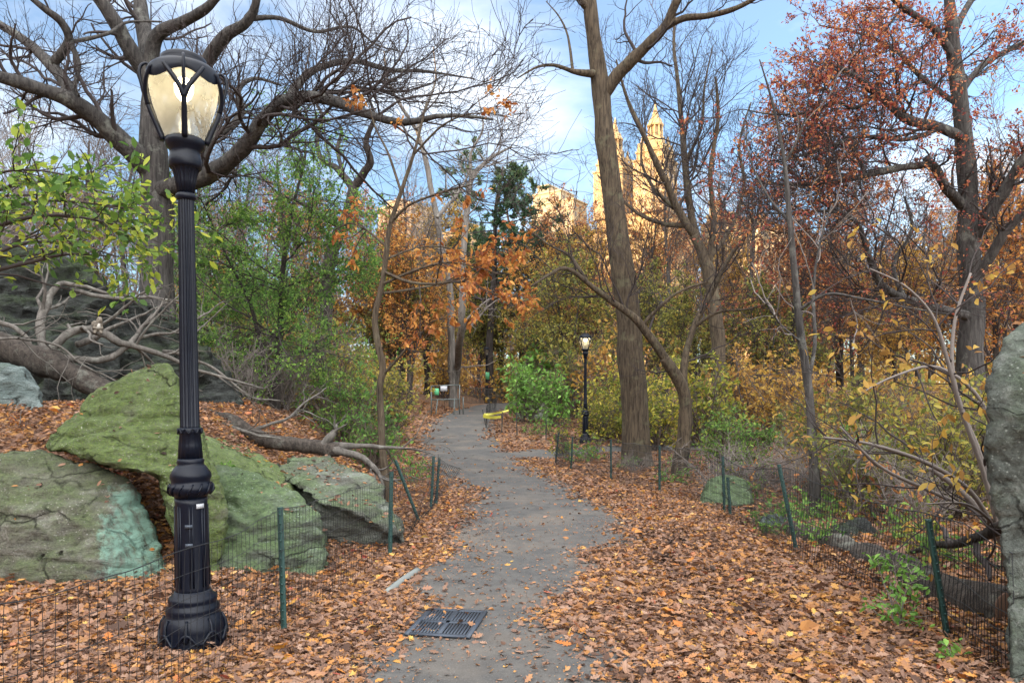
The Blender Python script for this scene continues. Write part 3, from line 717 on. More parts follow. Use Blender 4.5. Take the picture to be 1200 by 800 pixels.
    g = Geo()
    k_ = 48; a = np.arange(k_) / k_ * 2 * np.pi
    rows = [(89, 38.5, 4.5), (84, 39.8, 3.0), (77, 39.5, 0), (73, 37, 0), (70, 33.5, 0), (68, 28, 0), (66, 25, 0), (63, 25.5, 0), (59, 25, 0), (56.5, 22, 0), (55, 12, 0), (54, 1, 0)]
    V = np.stack([np.stack([rr(r) * np.cos(a), rr(r) * np.sin(a), zz(py + w_ * np.cos(4 * (a - .414) + np.pi)) + 0 * a], -1) for py, r, w_ in rows]).reshape(-1, 3)
    s = np.arange(len(rows) - 1)[:, None] * k_; j = np.arange(k_)[None]; j2 = (j + 1) % k_
    g.add(V, np.stack([s + j, s + j2, s + k_ + j2, s + k_ + j], -1).reshape(-1, 4))
    g.build('roof', M['lamp_iron'], t)
    g = Geo(); g.lathe(lamp_profile([(157, 6), (150, 4), (132, 3), (122, 3.2), (120, 6), (115, 6.5), (112, 4)]), 16)
    for s in (-1, 1):
        g.tubes(catmull([(s * rr(4), 0, zz(118)), (s * rr(9), 0, zz(119)), (s * rr(12), 0, zz(115)), (s * rr(12), 0, zz(111))], 8), np.full(8, .006), 6)
    g.build('lamp_holder', M['lamp_iron'], t)
    g = Geo(); g.lathe(lamp_profile([(109, 3), (105, 7), (98, 10), (90, 10.5), (84, 8), (81, 3)]), 20); g.build('bulb', M['bulb_lit'], t)
    return t
lamp = make_lamp()
lp = at(227, 760, 4.69); lamp.location = (lp[0], lp[1], g1(lp[0], lp[1]) + .0); lamp.rotation_euler = (0, R(-1.0), 0); lamp.scale = (1, 1, .978)
for zc in (615, 637):
    g = Geo(); g.box((rr(18.6) * math.sin(.25), -rr(18.6) * math.cos(.25), zz(zc)), (.045, .012, .022), .25); g.build('door_latch', M['grate_iron'], lamp)
g = Geo(); g.box((rr(18.3) * math.sin(.95), -rr(18.3) * math.cos(.95), zz(592)), (.05, .006, .03), .95); g.build('sticker', M['white_sign'], lamp)
p = at(686, 531, 24); l2 = dup(lamp, (p[0], p[1], g1(p[0], p[1])), .3, .94, 'lit black lamp beside the thick tree at the path bend')
for c in list(l2.children):
    if c.name.startswith(('door_latch', 'sticker')): bpy.data.objects.remove(c)
p = at(570.5, 474, 50); l3 = dup(lamp, (p[0], p[1], g1(p[0], p[1])), .5, 1.0, 'unlit black lamp with a green notice at the far path end')
for c in list(l3.children):
    if c.name.startswith(('door_latch', 'sticker')): bpy.data.objects.remove(c)
    elif c.name.startswith('bulb'): c.data = c.data.copy(); c.data.materials[0] = M['bulb_off']
g = Geo(); g.box((0, -.10, 1.9), (.3, .012, .5), 0); o = g.build('notice', M['green_sign'], l3)

# ------------------------------------------------------------------ wire fences
def post_geo(h, w=.04):
    g = Geo(); a = w / 2; b = w * .14
    pr = np.array([(-a, -b), (a, -b), (a, b), (b, b), (b, a * 1.4), (-b, a * 1.4), (-b, b), (-a, b)])
    V = np.concatenate([np.c_[pr, np.full(8, -.25)], np.c_[pr, np.full(8, h)]])
    g.add(V, [[i, (i + 1) % 8, 8 + (i + 1) % 8, 8 + i] for i in range(8)])
    g.add(V, [list(range(8, 16))])
    for k in range(int(h / .06)):
        g.box((0, -b - .004, .05 + k * .06), (.012, .008, .012))
    return g
def wire_fence(name, label, pts, posts, h, mat, post_mat, vs=.055, hs=.14, rad=.0016, sag=.03, seed=0, group='wire fences along the path'):
    rg = np.random.default_rng(seed)
    pts = np.array(pts, float); base = pts[0]
    bz = g1(base[0], base[1])
    root = thing(name, label, 'fence', (base[0], base[1], bz), group=group)
    seg = np.linalg.norm(np.diff(pts[:, :2], axis=0), axis=1); s = np.concatenate([[0], np.cumsum(seg)]); L = s[-1]
    def pos(u): return np.stack([np.interp(u, s, pts[:, 0]), np.interp(u, s, pts[:, 1])], -1)
    hh = lambda u: np.interp(u, s, pts[:, 2])
    t = np.gradient(pts[:, :2], axis=0); t /= np.linalg.norm(t, axis=1, keepdims=True)
    nvec = lambda u: np.stack([np.interp(u, s, t[:, 1]), -np.interp(u, s, t[:, 0])], -1)
    lean = lambda u: np.interp(u, s, pts[:, 3]) if pts.shape[1] > 3 else 0 * u
    def W(u, v):                                  # u along, v 0..1 up
        p = pos(u); H = hh(u); gz = G(p[..., 0], p[..., 1])
        bulge = (fbm(np.stack([u.ravel() * 1.3 + seed, v.ravel() * 1.2, u.ravel() * 0], 1), 3).reshape(u.shape)) * sag * 3.2 + lean(u) * v * H
        dz = (fbm(np.stack([u.ravel() * .9 + 30 + seed, u.ravel() * 0, u.ravel() * 0], 1), 3).reshape(u.shape)) * sag * 3.0 * v
        nv = nvec(u)
        return np.stack([p[..., 0] + nv[..., 0] * bulge, p[..., 1] + nv[..., 1] * bulge, gz + .02 + H * v + dz], -1) - np.array([base[0], base[1], bz])
    g = Geo()
    us = np.arange(0, L, vs); us = us + rg.normal(size=len(us)) * vs * .06
    v = np.linspace(0, 1, 7)
    g.tubes(W(us[:, None] + rg.normal(size=(len(us), 7)) * .003, np.broadcast_to(v, (len(us), 7)).copy()), np.full((len(us), 7), rad), 3, cap=False)
    nh = int(round(pts[:, 2].max() / hs)) + 1
    uu = np.linspace(0, L, int(L / vs) + 2)
    for k in range(nh):
        vv = k / (nh - 1)
        g.tubes(W(uu, np.full(len(uu), vv)), np.full(len(uu), rad * (1.5 if k == nh - 1 else 1.1)), 4)
    g.build('wire_mesh', mat, root)
    for (px_, py_, Y_, ph, tx, ty) in posts:
        x = (px_ - HX) / FPX * Y_
        o = post_geo(ph).build('post', post_mat, root)
        o.location = (x - base[0], Y_ - base[1], g1(x, Y_) - bz); o.rotation_euler = (R(tx), R(ty), rg.uniform(-.4, .4))
    return root
wire_fence('wire_fence', 'sagging wire fence passing in front of the tall lamp and boulders',
    [(-2.05, 2.1, .84, 0), (-1.75, 3.5, .82, 0), (-1.66, 4.4, .80, 0), (-1.60, 5.02, .88, 0), (-1.40, 6.3, .84, 0), (-1.23, 7.4, .86, 0), (-1.20, 9.0, .80, .45), (-1.20, 9.6, .7, .75), (-1.18, 10.9, .74, .1)],
    [(333, 742, 5.0, .88, 0, -2), (457, 650, 7.4, .88, 0, 1), (492, 602, 9.5, .9, 8, -20), (505, 590, 10.8, .8, 0, 3), (511, 588, 11.2, .75, 0, 4)], .85, M['wire'], M['post_green'], .058, .145, .0017, .035, 3)
wire_fence('wire_fence', 'dense dark wire fence with leaning posts along the right of the path',
    [(2.90, 4.2, .74, .0), (3.02, 4.9, .82, .0), (3.0, 6.2, .74, .10), (2.86, 7.5, .86, 0), (2.98, 9.0, .74, .05), (2.97, 10.4, .82, 0), (2.56, 12.6, .8, 0), (2.0, 14.8, .8, 0), (1.33, 16.6, .74, 0), (1.08, 18.2, .78, 0)],
    [(1111, 742, 5.02, .84, 0, -12), (934, 647, 7.55, .94, 0, -11), (849, 601, 10.4, .84, 0, -2), (856, 606, 10.1, .55, 0, -4), (773, 577, 12.6, .84, 0, 0), (716, 562, 14.8, .82, 0, 0), (669, 551, 16.7, .78, 0, 3), (651, 543, 18.3, .78, 0, 6)], .85, M['wire'], M['post_green'], .045, .15, .0029, .03, 5)
ft = wire_fence('wire_fence', 'low wire fence past the side path with yellow tape tied to it',
    [(6.0, 23.6, .8), (3.2, 24.6, .8), (1.24, 26, .8), (.16, 27.4, .8), (-.40, 28.3, .82), (-1.05, 30.5, .78), (-1.2, 33.5, .7), (-.8, 38, .7)],
    [(705, 525, 24.6, .82, 0, 3), (640, 515, 26, .84, 0, 0), (606, 512, 27.4, .9, 0, -2), (588, 511, 28.2, .84, 0, 2), (570, 505, 30.3, .8, 0, -12), (574, 490, 36, .8, 0, 0)], .8, M['wire'], M['post_dark'], .07, .16, .002, .03, 9)
g = Geo()
a, b, c = at(566, 487, 30.3), at(587, 488, 28.2), at(596, 480.5, 30.5)
for P0, P1, w0, w1, sg in ((a, b, .08, .05, .05), (a + [0, 0, .05], c, .05, .04, .04)):
    u = np.linspace(0, 1, 12)
    mid = P0[None] * (1 - u[:, None]) + P1[None] * u[:, None]; mid[:, 2] -= 4 * sg * u * (1 - u); hw = w0 + (w1 - w0) * u
    tw = .5 * np.sin(u * 9)
    up = np.stack([0 * u, np.sin(tw), np.cos(tw)], 1) * hw[:, None]
    V = np.concatenate([mid + up, mid - up, mid + up + [0, .006, 0], mid - up + [0, .006, 0]]); n = 12
    i = np.arange(n - 1)
    g.add(V, np.concatenate([np.stack([i, i + 1, i + n + 1, i + n], 1), np.stack([i + 2 * n, i + 3 * n, i + 3 * n + 1, i + 2 * n + 1], 1)]))
tag(g.build('barrier_tape', M['tape']), 'yellow barrier tape strung between low fence posts at the bend', 'tape')
wire_fence('wire_fence', 'brown picket wire fence behind the unlit lamp', [(-3.4, 47, .95), (-2.2, 48.5, 1.0), (-.6, 50.8, .95)], [(545, 470, 48, .95, 0, 0), (562, 470, 50, .95, 0, 3)], 1, M['dead_wood'], M['post_dark'], .13, .4, .016, .02, 15)
# closed gate frame with two notices
gp = at(522, 491, 37); gz = g1(gp[0], gp[1])
gt_ = thing('path_barrier', 'square tube barrier frame with a green and a white notice', 'barrier', (gp[0], gp[1], gz))
g = Geo(); hw, hb, ht = .72, .25, 1.45
for P0, P1 in (((-hw, 0, -.1), (-hw, 0, ht)), ((hw, 0, -.1), (hw, 0, ht + .06)), ((-hw, 0, ht), (hw, 0, ht + .06)), ((-hw, 0, .75), (hw, 0, .78)), ((-.46, -.35, -.1), (-.40, 0, .8)), ((.46, -.3, -.1), (.46, 0, .8)), ((.9, .1, -.1), (.9, .1, .9))):
    g.tubes([P0, P1], [.03, .03], 8)
g.build('frame', M['galv'], gt_)
g = Geo()
for x in np.arange(-.68, .7, .09): g.tubes([(x, .03, .3), (x, .03, 1.42)], [.006, .006], 3)
g.build('wire_mesh', M['wire'], gt_)
g = Geo(); g.box((-.44, -.045, 1.16), (.22, .01, .34)); g.build('green_notice', M['green_sign'], gt_)
g = Geo(); g.box((-.08, -.045, 1.32), (.34, .01, .26), .05); g.build('white_notice', M['white_sign'], gt_)

# ------------------------------------------------------------------ drain grate
cx, cy = (at(525, 733, 5.17)[0], 5.17)
z0 = max(G(np.array([cx - .3, cx + .3, cx, cx, cx]), np.array([cy, cy, cy - .35, cy + .35, cy]))) + .012
gr = thing('drain_grate', 'slotted iron drain grate set in the path surface', 'drain', (cx, cy, z0 + .008), R(-9)); gr.scale = (.88, .88, .6)
W_, L_ = .225, .31
g = Geo(); g.box((0, 0, .006), (W_ * 2, L_ * 2, .004)); g.build('drain_shade_plate', M['drain_shade'], gr)  # flat black plate on the path, paints the shade of a hole
g = Geo()
for s in (-1, 1):
    g.box((s * (W_ + .015), 0, .01), (.036, L_ * 2 + .07, .03)); g.box((0, s * (L_ + .015), .010), (W_ * 2 - .006, .036, .029))
g.box((0, 0, .011), (.03, L_ * 2 - .006, .024)); g.box((0, .0, .0105), (W_ * 2 - .03, .05, .025)); 
g.build('rim', M['grate_iron'], gr)
for sx_ in (-1, 1):
    for sy_ in (-1, 1):
        g = Geo(); n = 8
        for k in range(n + 1): g.box((sx_ * (.016 + (W_ - .02) * k / n), sy_ * (.026 + (L_ - .03) / 2), .012), (.0125, L_ - .032, .02))
        g.build('bar_panel', M['grate_iron'], gr)
g = Geo(); P = np.array([at(452, 697, 6.0), at(489, 670, 6.8)]); P[:, 2] = G(P[:, 0], P[:, 1]) + .045
P[:, 2] -= .035; g.tubes(catmull([P[0], P.mean(0) + [0, 0, .008], P[1]], 8), np.full(8, .036), 10); tag(g.build('pale_pipe', M['pale_pipe']), 'short pale grey pipe lying in leaves at the path edge', 'pipe')

# ------------------------------------------------------------------ fallen wood
rng = np.random.default_rng(5)
def fallen(name, label, main, subs, mat, submat, twigs=True, k=16, seed=1, td=None, rough=.25):
    rg = np.random.default_rng(seed)
    P, Rr = limb_world(main, n=40); b = P[0].copy(); b[2] = g1(b[0], b[1])
    root = thing(name, label, 'log' if 'log' in label else 'branch', b)
    P = P - b
    g = Geo(); g.tubes(P + np.stack([fbm(P * 2 + q, 3) for q in (0, 9, 30)], 1) * .10, Rr * (1 + rough * fbm(P * 5, 3) * 3.2), k); g.build('trunk', mat, root)
    if k > 12:
        g = Geo()
        for e, nx in ((0, 1), (-1, -2)):
            dr = P[e] - P[nx]; dr /= np.linalg.norm(dr); q = P[e] + np.array([fbm(P[e:e + 1 or None] * 2 + qq, 3)[0] for qq in (0, 9, 30)]) * .10
            g = Geo(); g.tubes([q + dr * .004, q + dr * .02], [Rr[e] * .88, Rr[e] * .85], 18); g.build('cut_end', M['cut_wood'], root)
    A, B = [], []
    for s in subs:
        Q, r2 = limb_world(s, n=22); Q = Q - b; Q = Q + np.stack([fbm(Q * 3 + q, 3) for q in (3, 19, 50)], 1) * .12
        g = Geo(); g.tubes(Q, r2 * (1 + .5 * fbm(Q * 7, 2)), 8); g.build('branch', submat, root); A.append(Q); B.append(r2)
    if subs and twigs:
        g = Geo(); c = (np.stack(A), np.stack(B))
        for kw in (dict(dens=td or 4.5, t0=.15, ang=(25, 70), ratio=.55, lmin=.25, lmax=1.3, radr=.55, rmin=.004, ns=9, wob=.2, up=.0), dict(dens=3.0, t0=.15, ang=(25, 70), ratio=.5, lmin=.12, lmax=.5, radr=.6, rmin=.0028, ns=6, wob=.2, up=0)):
            c = spawn(c[0], c[1], rg, **kw); g.tubes(c[0], c[1], 4, cap=False)
        g.build('twig', submat, root)
    return root
fallen('fallen_log', 'rough fallen log with bleached dead branches below the dark outcrop', [(-60, 402, 9.6, .22), (0, 408, 9.5, .2), (60, 428, 9.4, .17), (100, 446, 9.3, .15), (136, 466, 9.2, .12)],
    [[(55, 415, 9.6, .06), (47, 378, 9.8, .055), (60, 348, 10, .045), (82, 332, 10.2, .035), (130, 345, 10.6, .02)],
     [(60, 412, 9.5, .05), (80, 394, 9.6, .052), (100, 387, 9.7, .055), (125, 394, 9.7, .05), (150, 405, 9.8, .04), (195, 417, 9.9, .03), (250, 438, 10, .02), (310, 455, 10.2, .012)],
     [(68, 418, 9.5, .05), (115, 421, 9.6, .045), (145, 408, 9.8, .04), (160, 392, 10, .03), (180, 368, 10.2, .02), (192, 350, 10.3, .012)],
     [(85, 338, 10.3, .03), (140, 350, 10.5, .025), (185, 348, 10.6, .018), (225, 356, 10.7, .01)],
     [(90, 405, 9.8, .045), (105, 398, 9.9, .05), (125, 388, 10, .025), (160, 370, 10.3, .018), (195, 353, 10.5, .01)],
     [(-40, 362, 9.4, .035), (0, 376, 9.5, .03), (28, 393, 9.5, .028), (42, 410, 9.5, .02)],
     [(-30, 395, 9.2, .02), (60, 403, 9.2, .016), (120, 440, 9.3, .012), (200, 470, 9.6, .01)],
     [(190, 410, 10.2, .025), (240, 425, 10.4, .02), (290, 462, 10.5, .014), (330, 470, 10.8, .01)],
     [(150, 400, 10, .022), (200, 388, 10.2, .02), (235, 372, 10.4, .012), (262, 352, 10.6, .008)]], M['log_bark'], M['dead_wood'], seed=2, td=3.2)
fallen('fallen_log', 'lichen covered log lying on the leaf bank right of the lamp', [(215, 482, 10.6, .12), (262, 492, 10.5, .115), (290, 505, 10.4, .105), (320, 519, 10.3, .10), (350, 523, 10.3, .10), (384, 525, 10.3, .105), (400, 528, 10.3, .065)],
    [[(380, 520, 10.3, .07), (388, 507, 10.3, .05), (392, 500, 10.3, .035), (394, 494, 10.3, .02)], [(390, 525, 10.3, .07), (420, 535, 10.2, .05), (445, 552, 10.1, .03), (452, 585, 10, .015)], [(385, 520, 10.3, .05), (430, 523, 10.4, .035), (480, 524, 10.5, .015), (500, 526, 10.5, .008)], [(300, 500, 10.4, .03), (335, 492, 10.6, .02), (360, 470, 10.8, .015), (385, 455, 11, .01)], [(250, 492, 10.3, .025), (300, 508, 10.1, .02), (330, 512, 10, .012)]], M['log_bark'], M['dead_wood'], seed=4, td=3)
fallen('fallen_log', 'thick fallen log with a dark cut end behind the right fence', [(930, 622, 8.7, .16), (980, 644, 7.9, .17), (1040, 668, 6.9, .17), (1110, 696, 5.9, .17), (1186, 716, 5.15, .165)], [], M['log_bark'], M['dead_wood'], seed=6)
fallen('fallen_branch', 'dark fallen branch lying among the shrubs beside the upright boulder', [(1060, 648, 7.4, .02), (1095, 640, 6.9, .03), (1130, 634, 6.5, .04), (1172, 618, 5.9, .05), (1200, 600, 5.5, .05)], [[(1120, 637, 6.6, .03), (1110, 625, 6.9, .025), (1096, 615, 7.2, .015)], [(1140, 632, 6.4, .03), (1150, 655, 6.0, .025), (1165, 680, 5.7, .015)]], M['bark_dark'], M['twig_dark'], k=10, seed=8, td=2)

# ------------------------------------------------------------------ squirrel on the dead branch
def squirrel():
    b = at(115, 391, 9.66)
    def skin(name, chain, rad, mat, parent=None, loc=None):
        me = bpy.data.meshes.new(name); vs = [c for ch in chain for c in ch]
        idx = {}; V = []; E = []; RR = []
        for ch, rs in zip(chain, rad):
            prev = None
            for c, r in zip(ch, rs):
                key = tuple(np.round(c, 4))
                if key not in idx: idx[key] = len(V); V.append(c); RR.append(r)
                if prev is not None: E.append((prev, idx[key]))
                prev = idx[key]
        me.from_pydata(V, E, []); o = bpy.data.objects.new(name, me); COL.objects.link(o)
        sk = o.modifiers.new('k', 'SKIN'); sv = me.skin_vertices[0].data
        for q, r in zip(sv, RR): q.radius = (r * 1.45, r * 1.45)
        sv[0].use_root = True
        su = o.modifiers.new('u', 'SUBSURF'); su.levels = 2; su.render_levels = 2
        dg = bpy.context.evaluated_depsgraph_get(); dg.update()
        new = bpy.data.meshes.new_from_object(o.evaluated_get(dg)); o.modifiers.clear(); o.data = new; o.data.materials.clear(); o.data.materials.append(mat)
        new.polygons.foreach_set('use_smooth', np.ones(len(new.polygons), bool))
        if parent: o.parent = parent
        return o
    hip = (0, 0, .045); ch = (.005, -.015, .115); nk = (.012, -.03, .155); hd = (.02, -.045, .185); ns = (.045, -.075, .178)
    root = skin('squirrel', [[hip, (0, -.008, .08), ch, nk, hd, ns], [ch, (.03, -.045, .095), (.03, -.06, .125)], [ch, (-.02, -.045, .095), (0.0, -.062, .122)], [hip, (.035, -.03, .05), (.04, -.055, .012), (.045, -.085, .006)], [hip, (-.035, -.03, .05), (-.035, -.055, .012), (-.03, -.085, .006)],
        [hip, (-.01, .05, .03), (-.02, .085, .08), (-.035, .085, .115), (-.05, .075, .15), (-.07, .09, .165)], [hd, (.005, -.035, .215), (.003, -.034, .222)], [hd, (.035, -.035, .214), (.037, -.034, .221)]],
        [[.048, .046, .036, .024, .026, .011], [.036, .012, .009], [.036, .012, .009], [.048, .026, .012, .009], [.048, .026, .012, .009], [.048, .026, .032, .036, .034, .02], [.026, .009, .004], [.026, .009, .004]], M['fur'])
    root.location = b; root.rotation_euler = (0, 0, R(25)); root.scale = (1.0, 1.0, 1.0)
    tag(root, 'small grey squirrel sitting upright on a bleached dead branch', 'squirrel')
    g = Geo(); a = np.arange(9)
    g.tubes([(.006, -.046, .06), (.012, -.056, .09), (.014, -.05, .13)], [.022, .026, .016], 8); g.build('pale_belly', M['fur_pale'], root)
    for s in (-1, 1):
        g = Geo(); g.lathe([(.0005, -.005), (.004, -.003), (.005, 0), (.004, .003), (.0005, .005)], 8, c=(.028 + .018 * s, -.062 + .004 * s, .192)); g.build('eye', M['eye'], root)
squirrel()

# ------------------------------------------------------------------ city buildings beyond the wood
def brick(name, c):
    m, nt, out = newmat(name); v = coords(nt)
    n = noise(nt, v, .25, 5); n2 = noise(nt, coords(nt, (1, 1, 6)), .9, 4)
    col = mixc(nt, ramp(nt, n, [(.4, (0, 0, 0)), (.65, (.5, .5, .5))]), c, tuple(x * .7 for x in c))
    col = mixc(nt, ramp(nt, n2, [(.5, (0, 0, 0)), (.6, (.3, .3, .3))]), col, tuple(x * .55 for x in c))
    principled(nt, out, col, .85, spec=.2); return m
M['buff'] = brick('buff_brick', (.44, .32, .17)); M['tan'] = brick('tan_brick', (.36, .29, .21)); M['pale_stone'] = brick('pale_stone', (.44, .36, .24))
M['window_dark'] = mat_plain('window_dark', (.13, .10, .08), .3, 0, .5)
TH = R(35)
EU = np.array([math.cos(TH), -math.sin(TH)]); EV = np.array([math.sin(TH), math.cos(TH)])
WIN = {}
def building(label, px, Y, blocks, mat, extra=None, nwin=(6, 10), ww=1.3, wh=1.9):
    x = (px - HX) / FPX * Y; zb = g1(x, Y) - 1
    t = thing('apartment_building', label, 'building', (x, Y, zb), -TH, group='city buildings beyond the trees')
    g = Geo()
    for (cx, cy, sx_, sy_, z0_, z1_) in blocks:
        g.box((cx, cy, (z0_ + z1_) / 2), (sx_, sy_, z1_ - z0_))
        g.box((cx, cy, z1_ + .35), (sx_ + .8, sy_ + .8, .7))
    g.build('wall', mat, t, smooth=False)
    if 'w' not in WIN:
        gw = Geo(); gw.box((0, 0, 0), (ww, .16, wh)); WIN['w'] = gw.mesh('window', M['window_dark'], False)
        gw = Geo(); gw.box((0, 0, -wh / 2 - .12), (ww + .3, .3, .22)); WIN['s'] = gw.mesh('sill', M['pale_stone'], False)
    cand = []
    for (cx, cy, sx_, sy_, z0_, z1_) in blocks:
        for face in (0, 1):
            wd = sx_ if face == 0 else sy_
            n = max(1, int(wd / 3.2))
            for zf in np.arange(z1_ - 2.6, max(z0_, zb + 18), -3.5):
                for q in range(n):
                    o_ = (q + .5) / n * wd - wd / 2
                    cand.append((zf, (cx + o_, cy - sy_ / 2 - .05, zf), 0) if face == 0 else (zf, (cx + sx_ / 2 + .05, cy + o_, zf), math.pi / 2))
    cand.sort(key=lambda c: -c[0])
    for _, loc, rz in cand[:98]:
        o = bpy.data.objects.new('window', WIN['w']); COL.objects.link(o); o.parent = t; o.location = loc; o.rotation_euler = (0, 0, rz)
    return t, g
def pxm(Y): return Y / FPX
# twin towered block
Y0 = 300; k = pxm(Y0)
def zt(py, Y=Y0): return EYE - (py - HY) / FPX * Y
bx = (755 - HX) / FPX * Y0; gb0 = g1(bx, Y0) - 1
S_ = 18.5                                   # tower spacing along the sunlit front
hz = lambda py: zt(py) - gb0
tb, _ = building('golden twin towered apartment block with tiered spires', 768, Y0, [
    (-S_ / 2, 4, S_ + 22, 26, 0, hz(268)), (-S_ / 2, 5, S_ + 12, 20, hz(268), hz(252)),
    (0, 0, 13.6, 13.6, hz(252), hz(192)), (0, 0, 11.6, 11.6, hz(192), hz(182)),
    (-S_, 0, 13.6, 13.6, hz(252), hz(196)), (-S_, 0, 11.6, 11.6, hz(196), hz(186))], M['buff'])
for cx, dy in ((0, 0), (-S_, 6)):
    g = Geo()
    Zt = lambda py: hz(py + dy)
    g.box((cx, 0, (Zt(182) + Zt(176)) / 2), (10, 10, Zt(176) - Zt(182))); g.box((cx, 0, (Zt(176) + Zt(170)) / 2), (8.4, 8.4, Zt(170) - Zt(176)))
    for sx_ in (-1, 1):
        for sy_ in (-1, 1):
            g.box((cx + sx_ * 5.0, sy_ * 5.0, (Zt(182) + Zt(170)) / 2), (1.6, 1.6, Zt(170) - Zt(182)), top=(.5, .5))
            g.box((cx + sx_ * 4.0, sy_ * 4.0, (Zt(172) + Zt(160)) / 2), (1.3, 1.3, Zt(160) - Zt(172)), top=(.3, .3))
    g.lathe([(3.9, Zt(170)), (3.9, Zt(163)), (3.4, Zt(162.5)), (2.2, Zt(162))], 16, c=(cx, 0, 0))
    for q in range(10):
        a = q * math.pi / 5
        g.tubes([(cx + 2.9 * math.cos(a), 2.9 * math.sin(a), Zt(162.5)), (cx + 2.9 * math.cos(a), 2.9 * math.sin(a), Zt(149))], [.36, .32], 8)
    g.lathe([(2.1, Zt(162.5)), (2.1, Zt(149))], 12, c=(cx, 0, 0))
    g.lathe([(3.4, Zt(149)), (3.5, Zt(147)), (2.9, Zt(145)), (2.5, Zt(141)), (1.5, Zt(138)), (1.2, Zt(133)), (.9, Zt(131)), (.3, Zt(122)), (.02, Zt(120))], 16, c=(cx, 0, 0))
    g.build('spire', M['buff'], tb, smooth=False)
building('stepped pale gold building left of the thick leaning trunk', 655, 330, [(0, 0, 22, 12, 0, zt(250, 330) + .5), (-3, 0, 15, 11, zt(250, 330), zt(236, 330)), (-6, 0, 6, 8, zt(236, 330), zt(226, 330))], M['pale_stone'])
building('golden building low beside the twin towers with a rooftop turret', 862, 320, [(0, 0, 26, 15, 0, zt(272, 320)), (-5, 0, 12, 12, zt(272, 320), zt(262, 320)), (-9, 0, 4.5, 4.5, zt(262, 320), zt(243, 320))], M['buff'])
building('distant pale building seen through the red oak branches', 925, 420, [(0, 0, 24, 16, 0, zt(284, 420)), (-6, 0, 8, 8, zt(284, 420), zt(274, 420))], M['tan'])
building('golden building glimpsed between thin trunks left of the path', 478, 300, [(0, 0, 18, 16, 0, zt(258, 300)), (-4, 0, 8, 8, zt(258, 300), zt(248, 300))], M['tan'])
building('low golden building behind the dark pine', 548, 340, [(0, 0, 16, 16, 0, zt(284, 340)), (0, 0, 7, 7, zt(284, 340), zt(274, 340))], M['buff'])
# leaves caught on the rocks
rl = np.random.default_rng(31); gl = Geo(); P_, N_ = [], []
for o in [o for o in COL.objects if o.name.startswith('boulder')]:
    me = o.data; n = len(me.polygons)
    c = np.empty(n * 3, np.float32); me.polygons.foreach_get('center', c); c = c.reshape(-1, 3)
    nn = np.empty(n * 3, np.float32); me.polygons.foreach_get('normal', nn); nn = nn.reshape(-1, 3)
    cl = fbm(c * 2.3 + 4, 3)
    ok = (nn[:, 2] > .72) & (rl.random(n) < np.where(cl > .03, .10, .006) * np.clip((nn[:, 2] - .68) * 6, 0, 1))
    P_.append(c[ok] + [0, 0, .012]); N_.append(nn[ok])
P_ = np.concatenate(P_); N_ = np.concatenate(N_)
gl.leaves(P_ + rl.normal(size=P_.shape) * .006, rl.normal(size=P_.shape) * [1, 1, .2], N_ + rl.normal(size=P_.shape) * .35, .062 * rl.uniform(.6, 1.3, len(P_)), T_S, rl, 0, (-.4, 1.6))
kind(gl.build('fallen_leaves', [M['fallen']], smooth=False), 'stuff')
# ------------------------------------------------------------------ hand shaped trees
GREENS = [(.05, .10, .02), (.08, .15, .03), (.12, .19, .035), (.18, .24, .05)]
M['lf_green'] = mat_leaf('lf_green', [(.08, .20, .05), (.13, .27, .06), (.19, .33, .07), (.30, .40, .08)], .55)
M['lf_fresh'] = mat_leaf('lf_fresh', [(.10, .24, .04), (.16, .32, .06), (.24, .40, .09)])
M['lf_yelgreen'] = mat_leaf('lf_yelgreen', [(.09, .15, .03), (.15, .21, .04), (.24, .27, .045), (.36, .33, .05), (.48, .38, .06)], .5)
M['lf_vib'] = mat_leaf('lf_vib', [(.07, .16, .035), (.11, .21, .045), (.17, .27, .05), (.36, .40, .05), (.60, .50, .06)], .5)
M['lf_olive'] = mat_leaf('lf_olive', [(.13, .18, .05), (.21, .24, .06), (.32, .29, .065), (.44, .33, .07)], .55)
M['lf_orange'] = mat_leaf('lf_orange', [(.30, .09, .035), (.42, .16, .045), (.52, .25, .06), (.56, .34, .09)], .5)
M['lf_rust'] = mat_leaf('lf_rust', [(.20, .075, .045), (.34, .13, .06), (.46, .21, .075), (.54, .31, .09)], .5)
M['lf_gold'] = mat_leaf('lf_gold', [(.30, .15, .05), (.42, .23, .055), (.50, .32, .065), (.36, .28, .065)], .5)
M['lf_red'] = mat_leaf('lf_red', [(.26, .05, .05), (.38, .09, .06), (.46, .14, .07), (.50, .22, .08)], .5)
M['lf_oakred'] = mat_leaf('lf_oakred', [(.22, .04, .055), (.32, .07, .06), (.42, .14, .065), (.52, .26, .09)], .5)
M['lf_pine'] = mat_leaf('lf_pine', [(.018, .05, .028), (.03, .07, .035), (.05, .10, .045)], .15)

